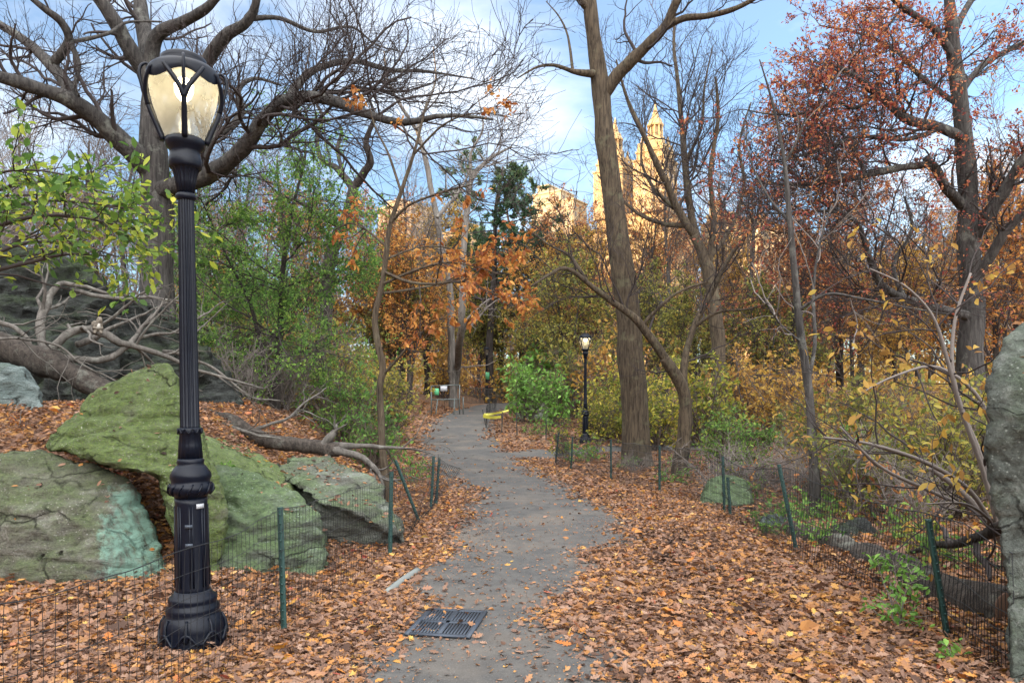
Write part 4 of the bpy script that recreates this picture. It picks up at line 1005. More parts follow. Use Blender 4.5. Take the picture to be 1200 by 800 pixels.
SLIMB = 1.0
def LW(*rows):
    P, r_ = limb_world(rows, n=26); return P, r_ * SLIMB
rng = np.random.default_rng(21)
TW = [dict(dens=3.4, t0=.12, ang=(30, 70), ratio=.42, lmin=.8, lmax=3.0, radr=.30, rmin=.009, ns=12, wob=.20, up=.05, taper=.35),
      dict(dens=5.5, t0=.10, ang=(25, 65), ratio=.55, lmin=.45, lmax=1.7, radr=.5, rmin=.006, ns=8, wob=.18, up=.04),
      dict(dens=7.0, t0=.08, ang=(25, 60), ratio=.6, lmin=.25, lmax=.9, radr=.6, rmin=.0042, ns=5, wob=.15, up=.03)]
SLIMB = .86
t1 = traced_tree('tree', 'great bare grey tree spreading wide limbs behind the tall lamp', 'tree', [
    LW((186, 480, 14.6, .46), (186, 420, 14.5, .40), (185, 330, 14.5, .355), (184, 250, 14.5, .34), (182, 190, 14.5, .31), (178, 130, 14.5, .25), (174, 85, 14.5, .20)),
    LW((176, 110, 14.5, .21), (165, 78, 14.4, .20), (148, 48, 14.2, .18), (132, 22, 14, .15), (112, -10, 13.8, .13), (90, -60, 13.6, .08)),
    LW((178, 120, 14.5, .2), (172, 70, 14.7, .18), (166, 20, 15, .16), (160, -30, 15.3, .12), (162, -80, 15.6, .07)),
    LW((174, 85, 14.5, .19), (182, 45, 14.3, .15), (215, 25, 14, .12), (245, 8, 13.7, .10), (275, -25, 13.4, .06)),
    LW((183, 205, 14.5, .26), (150, 172, 14.1, .24), (118, 146, 13.7, .21), (85, 120, 13.3, .18), (45, 104, 12.9, .15), (0, 90, 12.5, .12), (-60, 75, 12, .08)),
    LW((88, 122, 13.3, .16), (72, 92, 13.5, .13), (52, 66, 13.7, .115), (22, 44, 14, .10), (-10, 25, 14.3, .08), (-60, 5, 14.6, .05)),
    LW((60, 74, 13.6, .10), (80, 48, 13.4, .09), (72, 27, 13.2, .08), (55, 12, 13, .07), (30, -8, 12.8, .05)),
    LW((84, 46, 13.4, .06), (92, 75, 13.5, .05), (87, 100, 13.3, .04), (92, 112, 13.2, .03)),
    LW((186, 225, 14.5, .22), (225, 212, 14.1, .20), (255, 196, 13.8, .18), (280, 176, 13.5, .165), (305, 148, 13.2, .15), (342, 118, 12.9, .135), (382, 118, 12.6, .12), (428, 134, 12.3, .09), (472, 143, 12, .07), (522, 135, 11.8, .045), (578, 140, 11.6, .02)),
    LW((338, 120, 12.9, .10), (352, 98, 13.2, .085), (376, 80, 13.5, .075), (416, 72, 13.8, .065), (458, 82, 14.1, .05), (500, 84, 14.4, .035), (555, 92, 14.7, .015)),
    LW((188, 175, 14.5, .18), (215, 110, 14.1, .155), (240, 76, 13.8, .145), (258, 46, 13.5, .13), (290, 26, 13.3, .10), (302, 0, 13.1, .08), (300, -40, 12.9, .05)),
    LW((296, 24, 13.3, .06), (330, 22, 13.5, .05), (370, 38, 13.8, .04), (412, 32, 14, .03), (440, 52, 14.2, .02), (468, 60, 14.5, .012)),
    LW((228, 210, 14.1, .12), (245, 165, 14.4, .11), (272, 148, 14.7, .10), (284, 130, 14.9, .085), (280, 105, 15.1, .07), (300, 92, 15.4, .05), (330, 100, 15.7, .03)),
    LW((88, 48, 13.4, .045), (125, 40, 13.7, .04), (150, 26, 14, .03), (190, 26, 14.2, .02)),
    ], rng, M['bark_grey'], M['twig_dark'], dict(TW[0], dens=2.6), TW[1], dict(TW[2], rmin=.0036))
SLIMB = .93
t4 = traced_tree('tree', 'tall bare tree with a thick forked trunk right of the path', 'tree', [
    LW((750, 560, 17.6, .52), (747, 538, 17.5, .42), (745, 505, 17.5, .345), (740, 420, 17.5, .325), (734, 350, 17.5, .31), (725, 280, 17.4, .29), (716, 220, 17.4, .265), (708, 165, 17.3, .245), (704, 105, 17.3, .225), (697, 55, 17.2, .195), (691, 0, 17.1, .17), (690, -70, 17, .13)),
    LW((703, 112, 17.3, .19), (722, 88, 17.1, .165), (742, 70, 16.9, .15), (766, 48, 16.7, .13), (783, 22, 16.5, .11), (798, -12, 16.3, .09), (820, -60, 16, .05)),
    LW((778, 34, 16.6, .095), (800, 22, 16.4, .08), (835, 18, 16.1, .07), (868, 8, 15.8, .06), (905, -14, 15.5, .03)),
    LW((692, 88, 17.2, .11), (680, 86, 17.0, .085), (668, 82, 16.8, .06), (650, 76, 16.5, .045), (630, 78, 16.2, .03), (606, 92, 15.9, .015)),
    LW((690, 10, 17.1, .1), (665, -20, 16.8, .08), (640, -50, 16.5, .05)),
    LW((672, 78, 16.8, .04), (666, 45, 17, .03), (655, 20, 17.2, .02), (640, 2, 17.4, .012)),
    LW((748, 540, 17.4, .26), (738, 548, 17.1, .22), (728, 556, 16.9, .12), (720, 562, 16.7, .05)),
    LW((752, 540, 17.4, .24), (762, 550, 17.1, .18), (770, 558, 16.9, .06)),
    ], rng, M['bark_brown'], M['twig_dark'], dict(TW[0], dens=2.2), TW[1], TW[2])
t5 = traced_tree('tree', 'small bent tree with a hollow base beside the thick trunk', 'tree', [
    LW((797, 562, 15.5, .24), (798, 545, 15.5, .18), (801, 515, 15.5, .165), (803, 480, 15.4, .15), (796, 448, 15.3, .135), (778, 418, 15.1, .115)),
    LW((796, 448, 15.3, .125), (778, 418, 15.1, .105), (748, 378, 14.8, .085), (718, 352, 14.6, .07), (690, 332, 14.3, .055), (664, 315, 14, .045), (645, 322, 13.8, .035), (622, 336, 13.6, .02)),
    LW((804, 470, 15.4, .10), (802, 430, 15.6, .085), (812, 385, 15.8, .07), (832, 345, 16, .06), (856, 300, 16.2, .05), (884, 262, 16.4, .035), (892, 225, 16.6, .02)),
    LW((812, 382, 15.8, .045), (840, 366, 15.6, .035), (880, 362, 15.4, .025), (915, 350, 15.2, .015)),
    LW((690, 332, 14.3, .04), (668, 300, 14.6, .03), (640, 285, 14.9, .02), (610, 262, 15.2, .012)),
    LW((752, 382, 14.8, .045), (790, 345, 14.6, .035), (830, 330, 14.4, .022)),
    ], rng, M['bark_brown'], M['twig_dark'], dict(TW[0], dens=2.4), dict(TW[1], dens=4), dict(TW[2], dens=5))
t7 = traced_tree('tree', 'vase shaped bare tree standing before the twin towers', 'tree', [
    LW((846, 470, 26, .30), (843, 430, 26, .28), (840, 380, 26, .27), (834, 335, 26, .25), (824, 300, 26, .22), (812, 276, 26, .19)),
    LW((812, 278, 26, .16), (798, 252, 25.8, .15), (780, 212, 25.5, .125), (762, 175, 25.2, .10), (745, 140, 25, .08), (730, 100, 24.7, .05), (722, 70, 24.5, .03)),
    LW((820, 290, 26, .16), (806, 230, 26.4, .14), (800, 170, 26.8, .12), (796, 110, 27.2, .09), (790, 50, 27.6, .06), (792, 0, 28, .03)),
    LW((830, 318, 26, .13), (836, 260, 25.6, .11), (832, 200, 25.2, .09), (842, 140, 24.9, .07), (838, 90, 24.6, .04)),
    LW((806, 264, 26, .12), (780, 262, 26.4, .09), (748, 250, 26.8, .07), (722, 228, 27.2, .05), (700, 205, 27.6, .03)),
    LW((798, 250, 25.8, .09), (770, 225, 26.5, .07), (752, 190, 27, .05), (756, 150, 27.5, .03), (768, 118, 28, .02)),
    LW((834, 300, 26, .11), (860, 262, 26.4, .09), (872, 215, 26.8, .07), (866, 170, 27.2, .05), (880, 120, 27.5, .03)),
    LW((804, 190, 26.7, .07), (822, 150, 26.4, .05), (826, 100, 26.1, .04), (835, 55, 25.9, .02)),
    ], rng, M['bark_brown'], M['twig_dark'], dict(TW[0], dens=2.3, up=.12), dict(TW[1], dens=3.4, up=.1, rmin=.007), dict(TW[2], dens=4, rmin=.005))
def oakmask(w, rg): return rg.random(len(w)) < np.clip(.22 + .8 * S((w[:, 2] - 5.5) / 4) * (.4 + 1.6 * np.clip(fbm(w * .45, 3) + .3, 0, 1)), 0, 1)
SLIMB = .70
t6 = traced_tree('tree', 'big dark oak with rust red leaves filling the upper right', 'tree', [
    LW((1134, 560, 15.5, .44), (1137, 480, 15.5, .37), (1139, 420, 15.5, .345), (1139, 340, 15.5, .325), (1135, 270, 15.5, .30), (1132, 200, 15.4, .27), (1126, 130, 15.3, .23), (1117, 60, 15.2, .19), (1112, 0, 15.1, .15), (1108, -60, 15, .10)),
    LW((1132, 250, 15.4, .17), (1110, 222, 15, .15), (1098, 200, 14.8, .13), (1085, 186, 14.6, .12)),
    LW((1126, 165, 15.4, .16), (1100, 152, 15, .145), (1065, 140, 14.6, .13), (1040, 118, 14.3, .11), (1020, 102, 14, .09), (998, 86, 13.7, .07), (972, 74, 13.4, .04)),
    LW((1028, 108, 14.1, .07), (1005, 125, 13.9, .06), (980, 120, 13.7, .05), (945, 132, 13.5, .04), (905, 134, 13.3, .025), (870, 128, 13.1, .012)),
    LW((1092, 190, 14.7, .11), (1050, 198, 14.5, .10), (1012, 206, 14.3, .085), (970, 214, 14.1, .07), (930, 216, 13.9, .05), (885, 214, 13.7, .025)),
    LW((1010, 190, 14.3, .05), (985, 155, 14.5, .045), (955, 150, 14.7, .035), (920, 158, 14.9, .02)),
    LW((1136, 290, 15.5, .2), (1160, 248, 15.1, .17), (1182, 215, 14.8, .15), (1205, 180, 14.5, .12), (1240, 140, 14.2, .07)),
    LW((1140, 330, 15.5, .18), (1165, 290, 15.1, .15), (1190, 258, 14.8, .12), (1225, 225, 14.5, .08)),
    LW((1118, 75, 15.2, .12), (1095, 35, 15, .10), (1062, 12, 14.8, .08), (1030, -15, 14.5, .05)),
    LW((1114, 40, 15.1, .11), (1140, 0, 15.4, .09), (1165, -40, 15.6, .06)),
    LW((1124, 110, 15.3, .11), (1150, 78, 15.6, .10), (1180, 60, 15.9, .08), (1225, 38, 16.2, .05)),
    LW((1137, 370, 15.5, .15), (1100, 362, 15, .13), (1060, 350, 14.6, .11), (1030, 330, 14.3, .10), (1018, 300, 14.1, .08), (1005, 262, 13.9, .06), (975, 248, 13.7, .045), (935, 250, 13.5, .03), (890, 250, 13.3, .015)),
    LW((1060, 352, 14.6, .07), (1048, 310, 14.8, .06), (1068, 270, 15, .05), (1060, 230, 15.2, .03)),
    LW((1115, 125, 15.2, .09), (1085, 100, 15.6, .08), (1050, 60, 16, .06), (1010, 40, 16.3, .04), (960, 30, 16.6, .02)),
    LW((1100, 150, 15, .07), (1060, 165, 14.6, .06), (1010, 160, 14.2, .045), (950, 180, 13.8, .03), (900, 190, 13.5, .015)),
    ], rng, M['bark_grey'], M['twig_dark'], dict(TW[0], dens=4.5, flat=.4), dict(TW[1], dens=6.5), dict(TW[2], dens=6),
    leaf=dict(mat=M['lf_oakred'], per=8.5, size=.068, tpl=T_S, droop=.5, mask=oakmask, lv=2))
SLIMB = 1.0
t2 = traced_tree('sapling', 'slender bent sapling with hanging orange leaves beside the path fence', 'tree', [
    LW((453, 562, 11, .075), (449, 535, 11, .058), (446, 490, 11, .055), (444, 455, 11, .052), (449, 432, 11, .05), (443, 400, 11, .047), (440, 370, 11, .045), (447, 335, 11, .042), (452, 300, 11, .04), (457, 265, 11, .036), (474, 215, 11, .03), (488, 170, 11, .022), (500, 120, 11, .012)),
    LW((450, 318, 11, .025), (480, 330, 10.7, .022), (510, 333, 10.4, .018), (545, 330, 10.2, .012), (580, 345, 10, .007)),
    LW((449, 345, 11, .022), (490, 338, 11.3, .018), (530, 330, 11.6, .014), (565, 340, 11.8, .01), (600, 352, 12, .006)),
    LW((450, 335, 11, .022), (485, 318, 10.8, .018), (520, 308, 10.6, .014), (555, 312, 10.4, .009), (588, 322, 10.2, .006)),
    LW((445, 440, 11, .022), (470, 415, 10.8, .018), (490, 395, 10.6, .014), (505, 378, 10.4, .01), (520, 372, 10.3, .006)),
    LW((458, 262, 11, .024), (480, 240, 10.8, .02), (520, 225, 10.6, .015), (560, 215, 10.4, .008)),
    LW((455, 290, 11, .022), (430, 270, 11.2, .018), (410, 262, 11.4, .012), (392, 270, 11.6, .008)),
    LW((470, 225, 11, .022), (455, 180, 11.2, .018), (440, 150, 11.4, .012), (432, 120, 11.6, .008)),
    LW((484, 180, 11, .02), (515, 150, 10.8, .016), (545, 135, 10.6, .01), (585, 132, 10.4, .006)),
    LW((452, 305, 11, .02), (490, 290, 11.4, .015), (525, 290, 11.8, .01), (556, 300, 12.1, .006)),
    ], rng, M['bark_brown'], M['twig_dark'], dict(dens=5.5, t0=.3, ang=(30, 60), ratio=.45, lmin=.25, lmax=.9, radr=.6, rmin=.004, ns=7, wob=.15, up=.0), dict(dens=3, t0=.2, ang=(30, 60), ratio=.5, lmin=.12, lmax=.4, radr=.6, rmin=.003, ns=5, wob=.15, up=-.02),
    leaf=[dict(mat=M['lf_orange'], per=13, size=.092, tpl=T_S, droop=.7, lv=1, tn=(.1, 1), mask=lambda w, rg: rg.random(len(w)) < np.where(w[:, 2] < 4.4, 1, .3))])
SLIMB = .72
t3 = traced_tree('tree', 'pair of pale grey trunks rising behind the path barrier', 'tree', [
    LW((532, 478, 42, .40), (530, 440, 42, .33), (529, 390, 42, .29), (527, 340, 42, .27), (519, 295, 42, .25), (508, 235, 42, .23), (497, 180, 42, .19), (488, 150, 42, .14)),
    LW((536, 462, 42, .30), (540, 430, 42, .28), (542, 380, 36.5, .26), (543, 310, 36.6, .24), (548, 240, 36.8, .21), (552, 210, 37, .19), (566, 192, 37.2, .16), (585, 180, 37.4, .1), (600, 172, 37.5, .05)),
    LW((488, 152, 36, .14), (470, 125, 35.8, .12), (455, 95, 35.5, .08), (450, 60, 35.2, .05)),
    LW((492, 165, 36, .13), (498, 130, 36.3, .1), (510, 95, 36.6, .07), (508, 55, 37, .04)),
    LW((512, 255, 36, .15), (525, 240, 36.3, .13), (540, 222, 36.6, .1), (550, 200, 36.9, .06)),
    LW((552, 212, 37, .13), (552, 180, 37.2, .1), (566, 150, 37.5, .07), (560, 115, 37.8, .04)),
    ], rng, M['bark_pale'], M['twig_grey'], dict(TW[0], dens=1.4), dict(TW[1], dens=2.2, rmin=.009), dict(TW[2], dens=2.2, rmin=.008))
SLIMB = 1.0
t8 = traced_tree('tree', 'crooked dark tree between the tall lamp and the orange sapling', 'tree', [
    LW((379, 440, 23, .26), (380, 390, 23, .22), (383, 335, 23, .20), (392, 285, 23, .19), (404, 260, 23, .18), (412, 235, 23, .165), (416, 215, 23, .15)),
    LW((415, 220, 23, .14), (428, 203, 22.8, .125), (434, 190, 22.6, .11), (430, 165, 22.4, .09), (438, 138, 22.2, .06), (430, 110, 22, .03)),
    LW((414, 222, 23, .13), (404, 205, 23.2, .11), (392, 195, 23.4, .095), (376, 186, 23.6, .08), (372, 160, 23.8, .06), (378, 140, 24, .04), (368, 118, 24.2, .02)),
    LW((404, 205, 23.2, .07), (396, 175, 23.5, .06), (400, 150, 23.8, .04), (380, 128, 24, .02)),
    LW((400, 265, 23, .1), (372, 250, 22.6, .08), (340, 232, 22.2, .05), (310, 238, 21.8, .03)),
    ], rng, M['bark_dark'], M['twig_dark'], dict(TW[0], dens=1.6), dict(TW[1], dens=2.4, rmin=.007), dict(TW[2], dens=2.2, rmin=.006))
t9 = traced_tree('sapling', 'thin straight grey sapling leaning in the right hand thicket', 'tree', [
    LW((955, 560, 10, .075), (951, 510, 10, .062), (945, 440, 10, .056), (937, 370, 10, .05), (930, 310, 10, .045), (925, 250, 10, .036), (918, 180, 10, .026), (905, 120, 10, .016), (890, 70, 10, .008)),
    LW((946, 450, 10, .03), (955, 400, 10.2, .026), (953, 340, 10.4, .022), (960, 290, 10.5, .015), (975, 240, 10.6, .01)),
    LW((936, 365, 10, .02), (970, 345, 9.7, .018), (1010, 350, 9.4, .014), (1060, 360, 9.1, .01), (1110, 368, 8.8, .006)),
    LW((926, 260, 10, .02), (900, 230, 10.2, .016), (880, 190, 10.4, .012), (872, 150, 10.6, .007)),
    LW((920, 190, 10, .018), (940, 150, 9.8, .012), (948, 110, 9.6, .007)),
    LW((940, 400, 10, .018), (915, 380, 9.8, .014), (895, 350, 9.6, .01)),
    ], rng, M['bark_grey'], M['twig_grey'], dict(TW[0], dens=2, lmax=1.3), dict(TW[1], dens=2.5, lmax=.6, rmin=.004), dict(TW[2], dens=2, rmin=.003))
# thicket of arching stems by the upright boulder
t10 = traced_tree('shrub', 'arching bare stems with yellow leaves beside the upright boulder', 'shrub', [
    LW((1178, 640, 6.4, .03), (1150, 600, 6.4, .028), (1120, 570, 6.4, .025), (1090, 548, 6.4, .022)),
    LW((1170, 640, 6.4, .022), (1150, 560, 6.3, .02), (1126, 480, 6.2, .018), (1110, 420, 6.1, .016), (1092, 370, 6, .013), (1060, 335, 5.9, .009), (1020, 315, 5.8, .006)),
    LW((1175, 640, 6.3, .022), (1135, 575, 6.1, .02), (1080, 540, 6, .017), (1020, 520, 5.9, .013), (965, 512, 5.8, .008)),
    LW((1180, 640, 6.2, .02), (1140, 600, 6.0, .018), (1090, 575, 5.9, .015), (1030, 545, 5.8, .012), (985, 500, 5.7, .008)),
    LW((1165, 640, 6.6, .022), (1148, 540, 6.6, .02), (1118, 450, 6.6, .018), (1118, 380, 6.6, .014), (1138, 320, 6.6, .01)),
    LW((1175, 640, 6.4, .022), (1168, 540, 6.4, .02), (1150, 470, 6.3, .017), (1100, 430, 6.2, .014), (1050, 440, 6.1, .009), (1010, 460, 6, .006)),
    LW((1180, 640, 6.2, .018), (1165, 560, 6.1, .016), (1160, 500, 6, .012), (1146, 470, 5.9, .008)),
    LW((1180, 640, 6, .015), (1160, 610, 5.6, .013), (1130, 590, 5.4, .010), (1085, 590, 5.3, .006)),
    ], rng, M['twig_grey'], M['twig_dark'], dict(dens=4, t0=.2, ang=(25, 65), ratio=.5, lmin=.25, lmax=.9, radr=.6, rmin=.004, ns=8, wob=.18, up=.0), dict(dens=4, t0=.15, ang=(25, 60), ratio=.45, lmin=.12, lmax=.45, radr=.6, rmin=.0028, ns=5, wob=.15, up=0), None, None,
    leaf=[dict(mat=M['lf_gold'], per=2.6, size=.085, tpl=T_S, droop=.8, lv=1, mask=lambda w, rg: rg.random(len(w)) < np.where(w[:, 0] > 3.0, .9, .16))])
t11 = traced_tree('shrub', 'leafy viburnum boughs with yellowing green leaves at the left edge', 'shrub', [
    LW((-150, 520, 6.2, .05), (-130, 440, 6.2, .045), (-110, 370, 6.2, .04), (-95, 320, 6.2, .03)),
    LW((-115, 380, 6.2, .03), (-70, 345, 6.1, .024), (-20, 322, 6.0, .018), (40, 306, 5.9, .014), (80, 298, 5.8, .010), (125, 300, 5.75, .006)),
    LW((-100, 340, 6.2, .03), (-50, 290, 6.1, .024), (10, 260, 6.0, .018), (70, 252, 5.9, .012), (130, 262, 5.8, .008), (178, 278, 5.75, .005)),
    LW((-95, 320, 6.2, .03), (-50, 250, 6.2, .024), (0, 222, 6.2, .018), (60, 215, 6.2, .012), (130, 228, 6.2, .007)),
    LW((-105, 350, 6.2, .025), (-40, 315, 6.3, .02), (30, 285, 6.4, .014), (100, 290, 6.5, .009), (150, 305, 6.6, .005)),
    LW((-100, 330, 6.2, .025), (-40, 268, 6.4, .02), (30, 238, 6.5, .014), (100, 238, 6.6, .009), (170, 252, 6.7, .005)),
    LW((-100, 325, 6.2, .02), (-50, 240, 5.9, .016), (-5, 205, 5.7, .012), (45, 200, 5.6, .008), (105, 212, 5.5, .005)),
    LW((-100, 335, 6.2, .02), (-50, 280, 6.0, .016), (0, 248, 5.8, .012), (60, 235, 5.7, .008), (150, 244, 5.6, .005)),
    ], rng, M['twig_dark'], M['twig_dark'], dict(dens=7, t0=.3, ang=(25, 60), ratio=.36, lmin=.2, lmax=.7, radr=.6, rmin=.0035, ns=7, wob=.14, up=.02, flat=.4), dict(dens=5, t0=.2, ang=(25, 55), ratio=.5, lmin=.1, lmax=.3, radr=.6, rmin=.0025, ns=5, wob=.14, up=0), None, None,
    leaf=[dict(mat=M['lf_vib'], per=5, size=.08, tpl=T_S, droop=.35, lv=1, flat=1.0), dict(mat=M['lf_vib'], per=11, size=.08, tpl=T_S, droop=.3, lv=0, flat=1.0)])

# ------------------------------------------------------------------ plants grown from a recipe, then copied
def grown(name, label, cat, rng, stems, recipe, bark, twig, leaf=None, k0=9):
    """stems: list of (points, radii) in local metres"""
    root = thing(name, label, cat)
    g = Geo(); P = np.stack([s[0] for s in stems]); Rr = np.stack([s[1] for s in stems]); g.tubes(P, Rr, k0); g.build('trunk' if cat == 'tree' else 'stem', bark, root)
    g = Geo(); c = (P, Rr); tw = []
    for kw, k in zip(recipe, (6, 4, 3, 3)):
        c = spawn(c[0], c[1], rng, **kw); g.tubes(c[0], c[1], k, cap=False); tw.append(c)
    g.build('branches', twig, root)
    if leaf:
        lf = dict(leaf); mat = lf.pop('mat'); lv = lf.pop('lv', -1); gl = Geo(); leaf_on(tw[lv][0], rng, geo=gl, **lf); gl.build('crown', mat, root)
    return root
def stem(rng, h, r, lean=.1, n=18, base=(0, 0), wob=.05, spread=None):
    t = np.linspace(0, 1, n); a = rng.uniform(0, 6.28); l = lean * h if spread is None else spread
    P = np.stack([base[0] + np.cos(a) * l * t ** 1.4, base[1] + np.sin(a) * l * t ** 1.4, t * h - .2], 1)
    P[:, 0] += fbm(np.c_[t * 3 + rng.uniform(0, 99), t * 0, t * 0], 3) * wob * h * 2 * t; P[:, 1] += fbm(np.c_[t * 3 + rng.uniform(0, 99), t * 0, t * 0], 3) * wob * h * 2 * t
    return P, r * (1 - .78 * t) * (1 + .7 * np.exp(-t * 26))
rng = np.random.default_rng(77)
def rec(h, up=.08, d=(2.6, 4.2, 5.0), rm=(.014, .011, .009), flat=0.0, ang=(30, 60), t0=.25, droop=0.0):
    return [dict(dens=d[0] * 9 / h, t0=t0, ang=ang, ratio=.46, lmin=h * .06, lmax=h * .5, radr=.36, rmin=rm[0], ns=11, wob=.13, up=up, taper=.3, flat=flat),
            dict(dens=d[1] * 9 / h, t0=.12, ang=(25, 60), ratio=.45, lmin=h * .03, lmax=h * .2, radr=.5, rmin=rm[1], ns=7, wob=.15, up=up * .5 - droop),
            dict(dens=d[2] * 9 / h, t0=.1, ang=(25, 60), ratio=.5, lmin=h * .018, lmax=h * .09, radr=.55, rmin=rm[2], ns=5, wob=.15, up=up * .3 - droop)]
KINDS = {}
def leafk(mat, per, size, tpl, **k): return dict(mat=M[mat], per=per, size=size, tpl=tpl, **k)
for i in range(3):
    KINDS['bare%d' % i] = (lambda i=i: grown('tree', '', 'tree', rng, [stem(rng, 13, .22, .06)] + ([stem(rng, 11, .15, .25)] if i == 1 else [stem(rng, 9, .12, .02)]), rec(11, .10, (2.2, 3.4, 3.8)), M['bark_dark' if i else 'bark_grey'], M['twig_brown' if i != 1 else 'twig_grey']))
KINDS['rust'] = lambda: grown('tree', '', 'tree', rng, [stem(rng, 12, .2, .08), stem(rng, 9, .12, .2)], rec(11, .07, (2.5, 4.0, 4.6)), M['bark_dark'], M['twig_dark'], leafk('lf_rust', 3.6, .17, T_D))
KINDS['orange'] = lambda: grown('tree', '', 'tree', rng, [stem(rng, 10, .17, .08), stem(rng, 8, .12, .2)], rec(9.5, .06, (2.5, 4.0, 4.6)), M['bark_dark'], M['twig_dark'], leafk('lf_orange', 4.0, .17, T_D))
KINDS['gold'] = lambda: grown('tree', '', 'tree', rng, [stem(rng, 10, .17, .08), stem(rng, 8, .12, .2)], rec(9.5, .05, (2.5, 4.0, 4.6)), M['bark_dark'], M['twig_dark'], leafk('lf_gold', 4.0, .17, T_D))
KINDS['red'] = lambda: grown('tree', '', 'tree', rng, [stem(rng, 11, .18, .08), stem(rng, 8, .12, .2)], rec(10, .06, (2.5, 4.0, 4.6)), M['bark_dark'], M['twig_dark'], leafk('lf_red', 3.6, .17, T_D))
KINDS['olive'] = lambda: grown('tree', '', 'tree', rng, [stem(rng, 7.5, .12, .1), stem(rng, 6, .09, .25)], rec(7, .04, (2.6, 4, 4.6)), M['bark_grey'], M['twig_dark'], leafk('lf_olive', 3.6, .15, T_D))
KINDS['green'] = lambda: grown('tree', '', 'tree', rng, [stem(rng, 6.8, .10, .08), stem(rng, 5.2, .07, .3)], rec(6.5, -.012, (2.2, 5.0, 6.0), (.010, .006, .004), .9, (55, 85), .12), M['bark_dark'], M['twig_dark'], leafk('lf_green', 7.5, .08, T_S, droop=.15, flat=1.6))
def shrubk(name, mat, n, h, spread, per, size, tpl, d=(6, 8), bark='twig_brown', up=.05, rm=(.006, .0045), droop=.4):
    def f():
        st = [stem(rng, h * rng.uniform(.6, 1.05), .02 * h / 1.6, 0, 12, (rng.normal() * .12, rng.normal() * .12), .08, spread * rng.uniform(.2, 1)) for _ in range(n)]
        return grown('shrub', '', 'shrub', rng, st, [dict(dens=d[0], t0=.12, ang=(30, 70), ratio=.42, lmin=.2, lmax=h * .5, radr=.6, rmin=rm[0], ns=8, wob=.16, up=up), dict(dens=d[1], t0=.1, ang=(30, 65), ratio=.5, lmin=.1, lmax=h * .25, radr=.6, rmin=rm[1], ns=5, wob=.16, up=up)], M[bark], M[bark], leafk(mat, per, size, tpl, droop=droop) if mat else None, 5)
    KINDS[name] = f
shrubk('s_green', 'lf_green', 12, 2.3, 1.1, 2.2, .12, T_S)
shrubk('s_broad', 'lf_fresh', 9, 2.4, 1.2, 1.5, .2, T_S)
shrubk('s_yel', 'lf_yelgreen', 12, 2.5, 1.2, 2.2, .14, T_S)
shrubk('s_olive', 'lf_olive', 12, 2.4, 1.2, 2.0, .13, T_S)
shrubk('s_gold', 'lf_gold', 10, 2.6, 1.3, 1.6, .14, T_S)
shrubk('s_rust', 'lf_rust', 8, 1.2, .6, 1.4, .11, T_S)
shrubk('s_bare', None, 14, 2.0, 1.4, 0, .1, T_S, (7, 8), 'twig_grey', .0)
shrubk('s_tangle', None, 20, 1.3, 1.9, 0, .1, T_S, (6, 8), 'twig_grey', -.05, (.005, .004))
shrubk('s_low', 'lf_green', 9, .6, .5, 2.2, .085, T_S, (9, 9), up=.05, rm=(.004, .003))
shrubk('s_lowyel', 'lf_yelgreen', 8, .7, .5, 1.6, .085, T_S, (9, 9), up=.05, rm=(.004, .003))
def pine():
    root = thing('pine_tree', '', 'tree'); g = Geo(); P, Rr = stem(rng, 13, .26, .06); g.tubes(P, Rr, 9); g.build('trunk', M['bark_dark'], root)
    a = spawn(P[None], Rr[None], rng, n=44, t0=.42, ang=(60, 95), ratio=.32, lmin=1.8, lmax=4.6, radr=.35, rmin=.03, ns=8, wob=.10, up=.02, flat=.5)
    b = spawn(a[0], a[1], rng, dens=2.4, t0=.35, ang=(30, 60), ratio=.4, lmin=.5, lmax=1.5, radr=.5, rmin=.012, ns=6, wob=.12, up=.06, flat=.5)
    c = spawn(b[0], b[1], rng, dens=4, t0=.3, ang=(25, 55), ratio=.45, lmin=.2, lmax=.5, radr=.6, rmin=.008, ns=4, wob=.1, up=.1)
    g = Geo(); [g.tubes(q[0], q[1], 4, cap=False) for q in (a, b, c)]; g.build('branches', M['twig_dark'], root)
    g = Geo(); leaf_on(c[0], rng, 24, .24, T_N, g, droop=-.25, spread=.75, flat=.2, curl=(-.2, .3)); g.build('crown', M['lf_pine'], root)
    return root
KINDS['pine'] = pine
DESC = {'bare0': ('tree', 'bare grey tree'), 'bare1': ('tree', 'bare twin stemmed tree'), 'bare2': ('tree', 'bare dark tree'), 'rust': ('tree', 'rust brown leaved tree'), 'orange': ('tree', 'orange leaved tree'),
        'gold': ('tree', 'golden leaved tree'), 'red': ('tree', 'dull red leaved tree'), 'olive': ('tree', 'olive green tree'), 'green': ('tree', 'fine leaved green tree'), 'pine': ('tree', 'dark pine tree'),
        's_green': ('shrub', 'dark green shrub'), 's_broad': ('shrub', 'broad leaved green shrub'), 's_yel': ('shrub', 'yellow green shrub'), 's_olive': ('shrub', 'olive shrub'), 's_gold': ('shrub', 'golden shrub'), 's_rust': ('shrub', 'low rust leaved shrub'),
        's_bare': ('shrub', 'bare twiggy shrub'), 's_tangle': ('shrub', 'heap of grey twigs'), 's_low': ('plant', 'low green plant'), 's_lowyel': ('plant', 'low yellowing plant')}
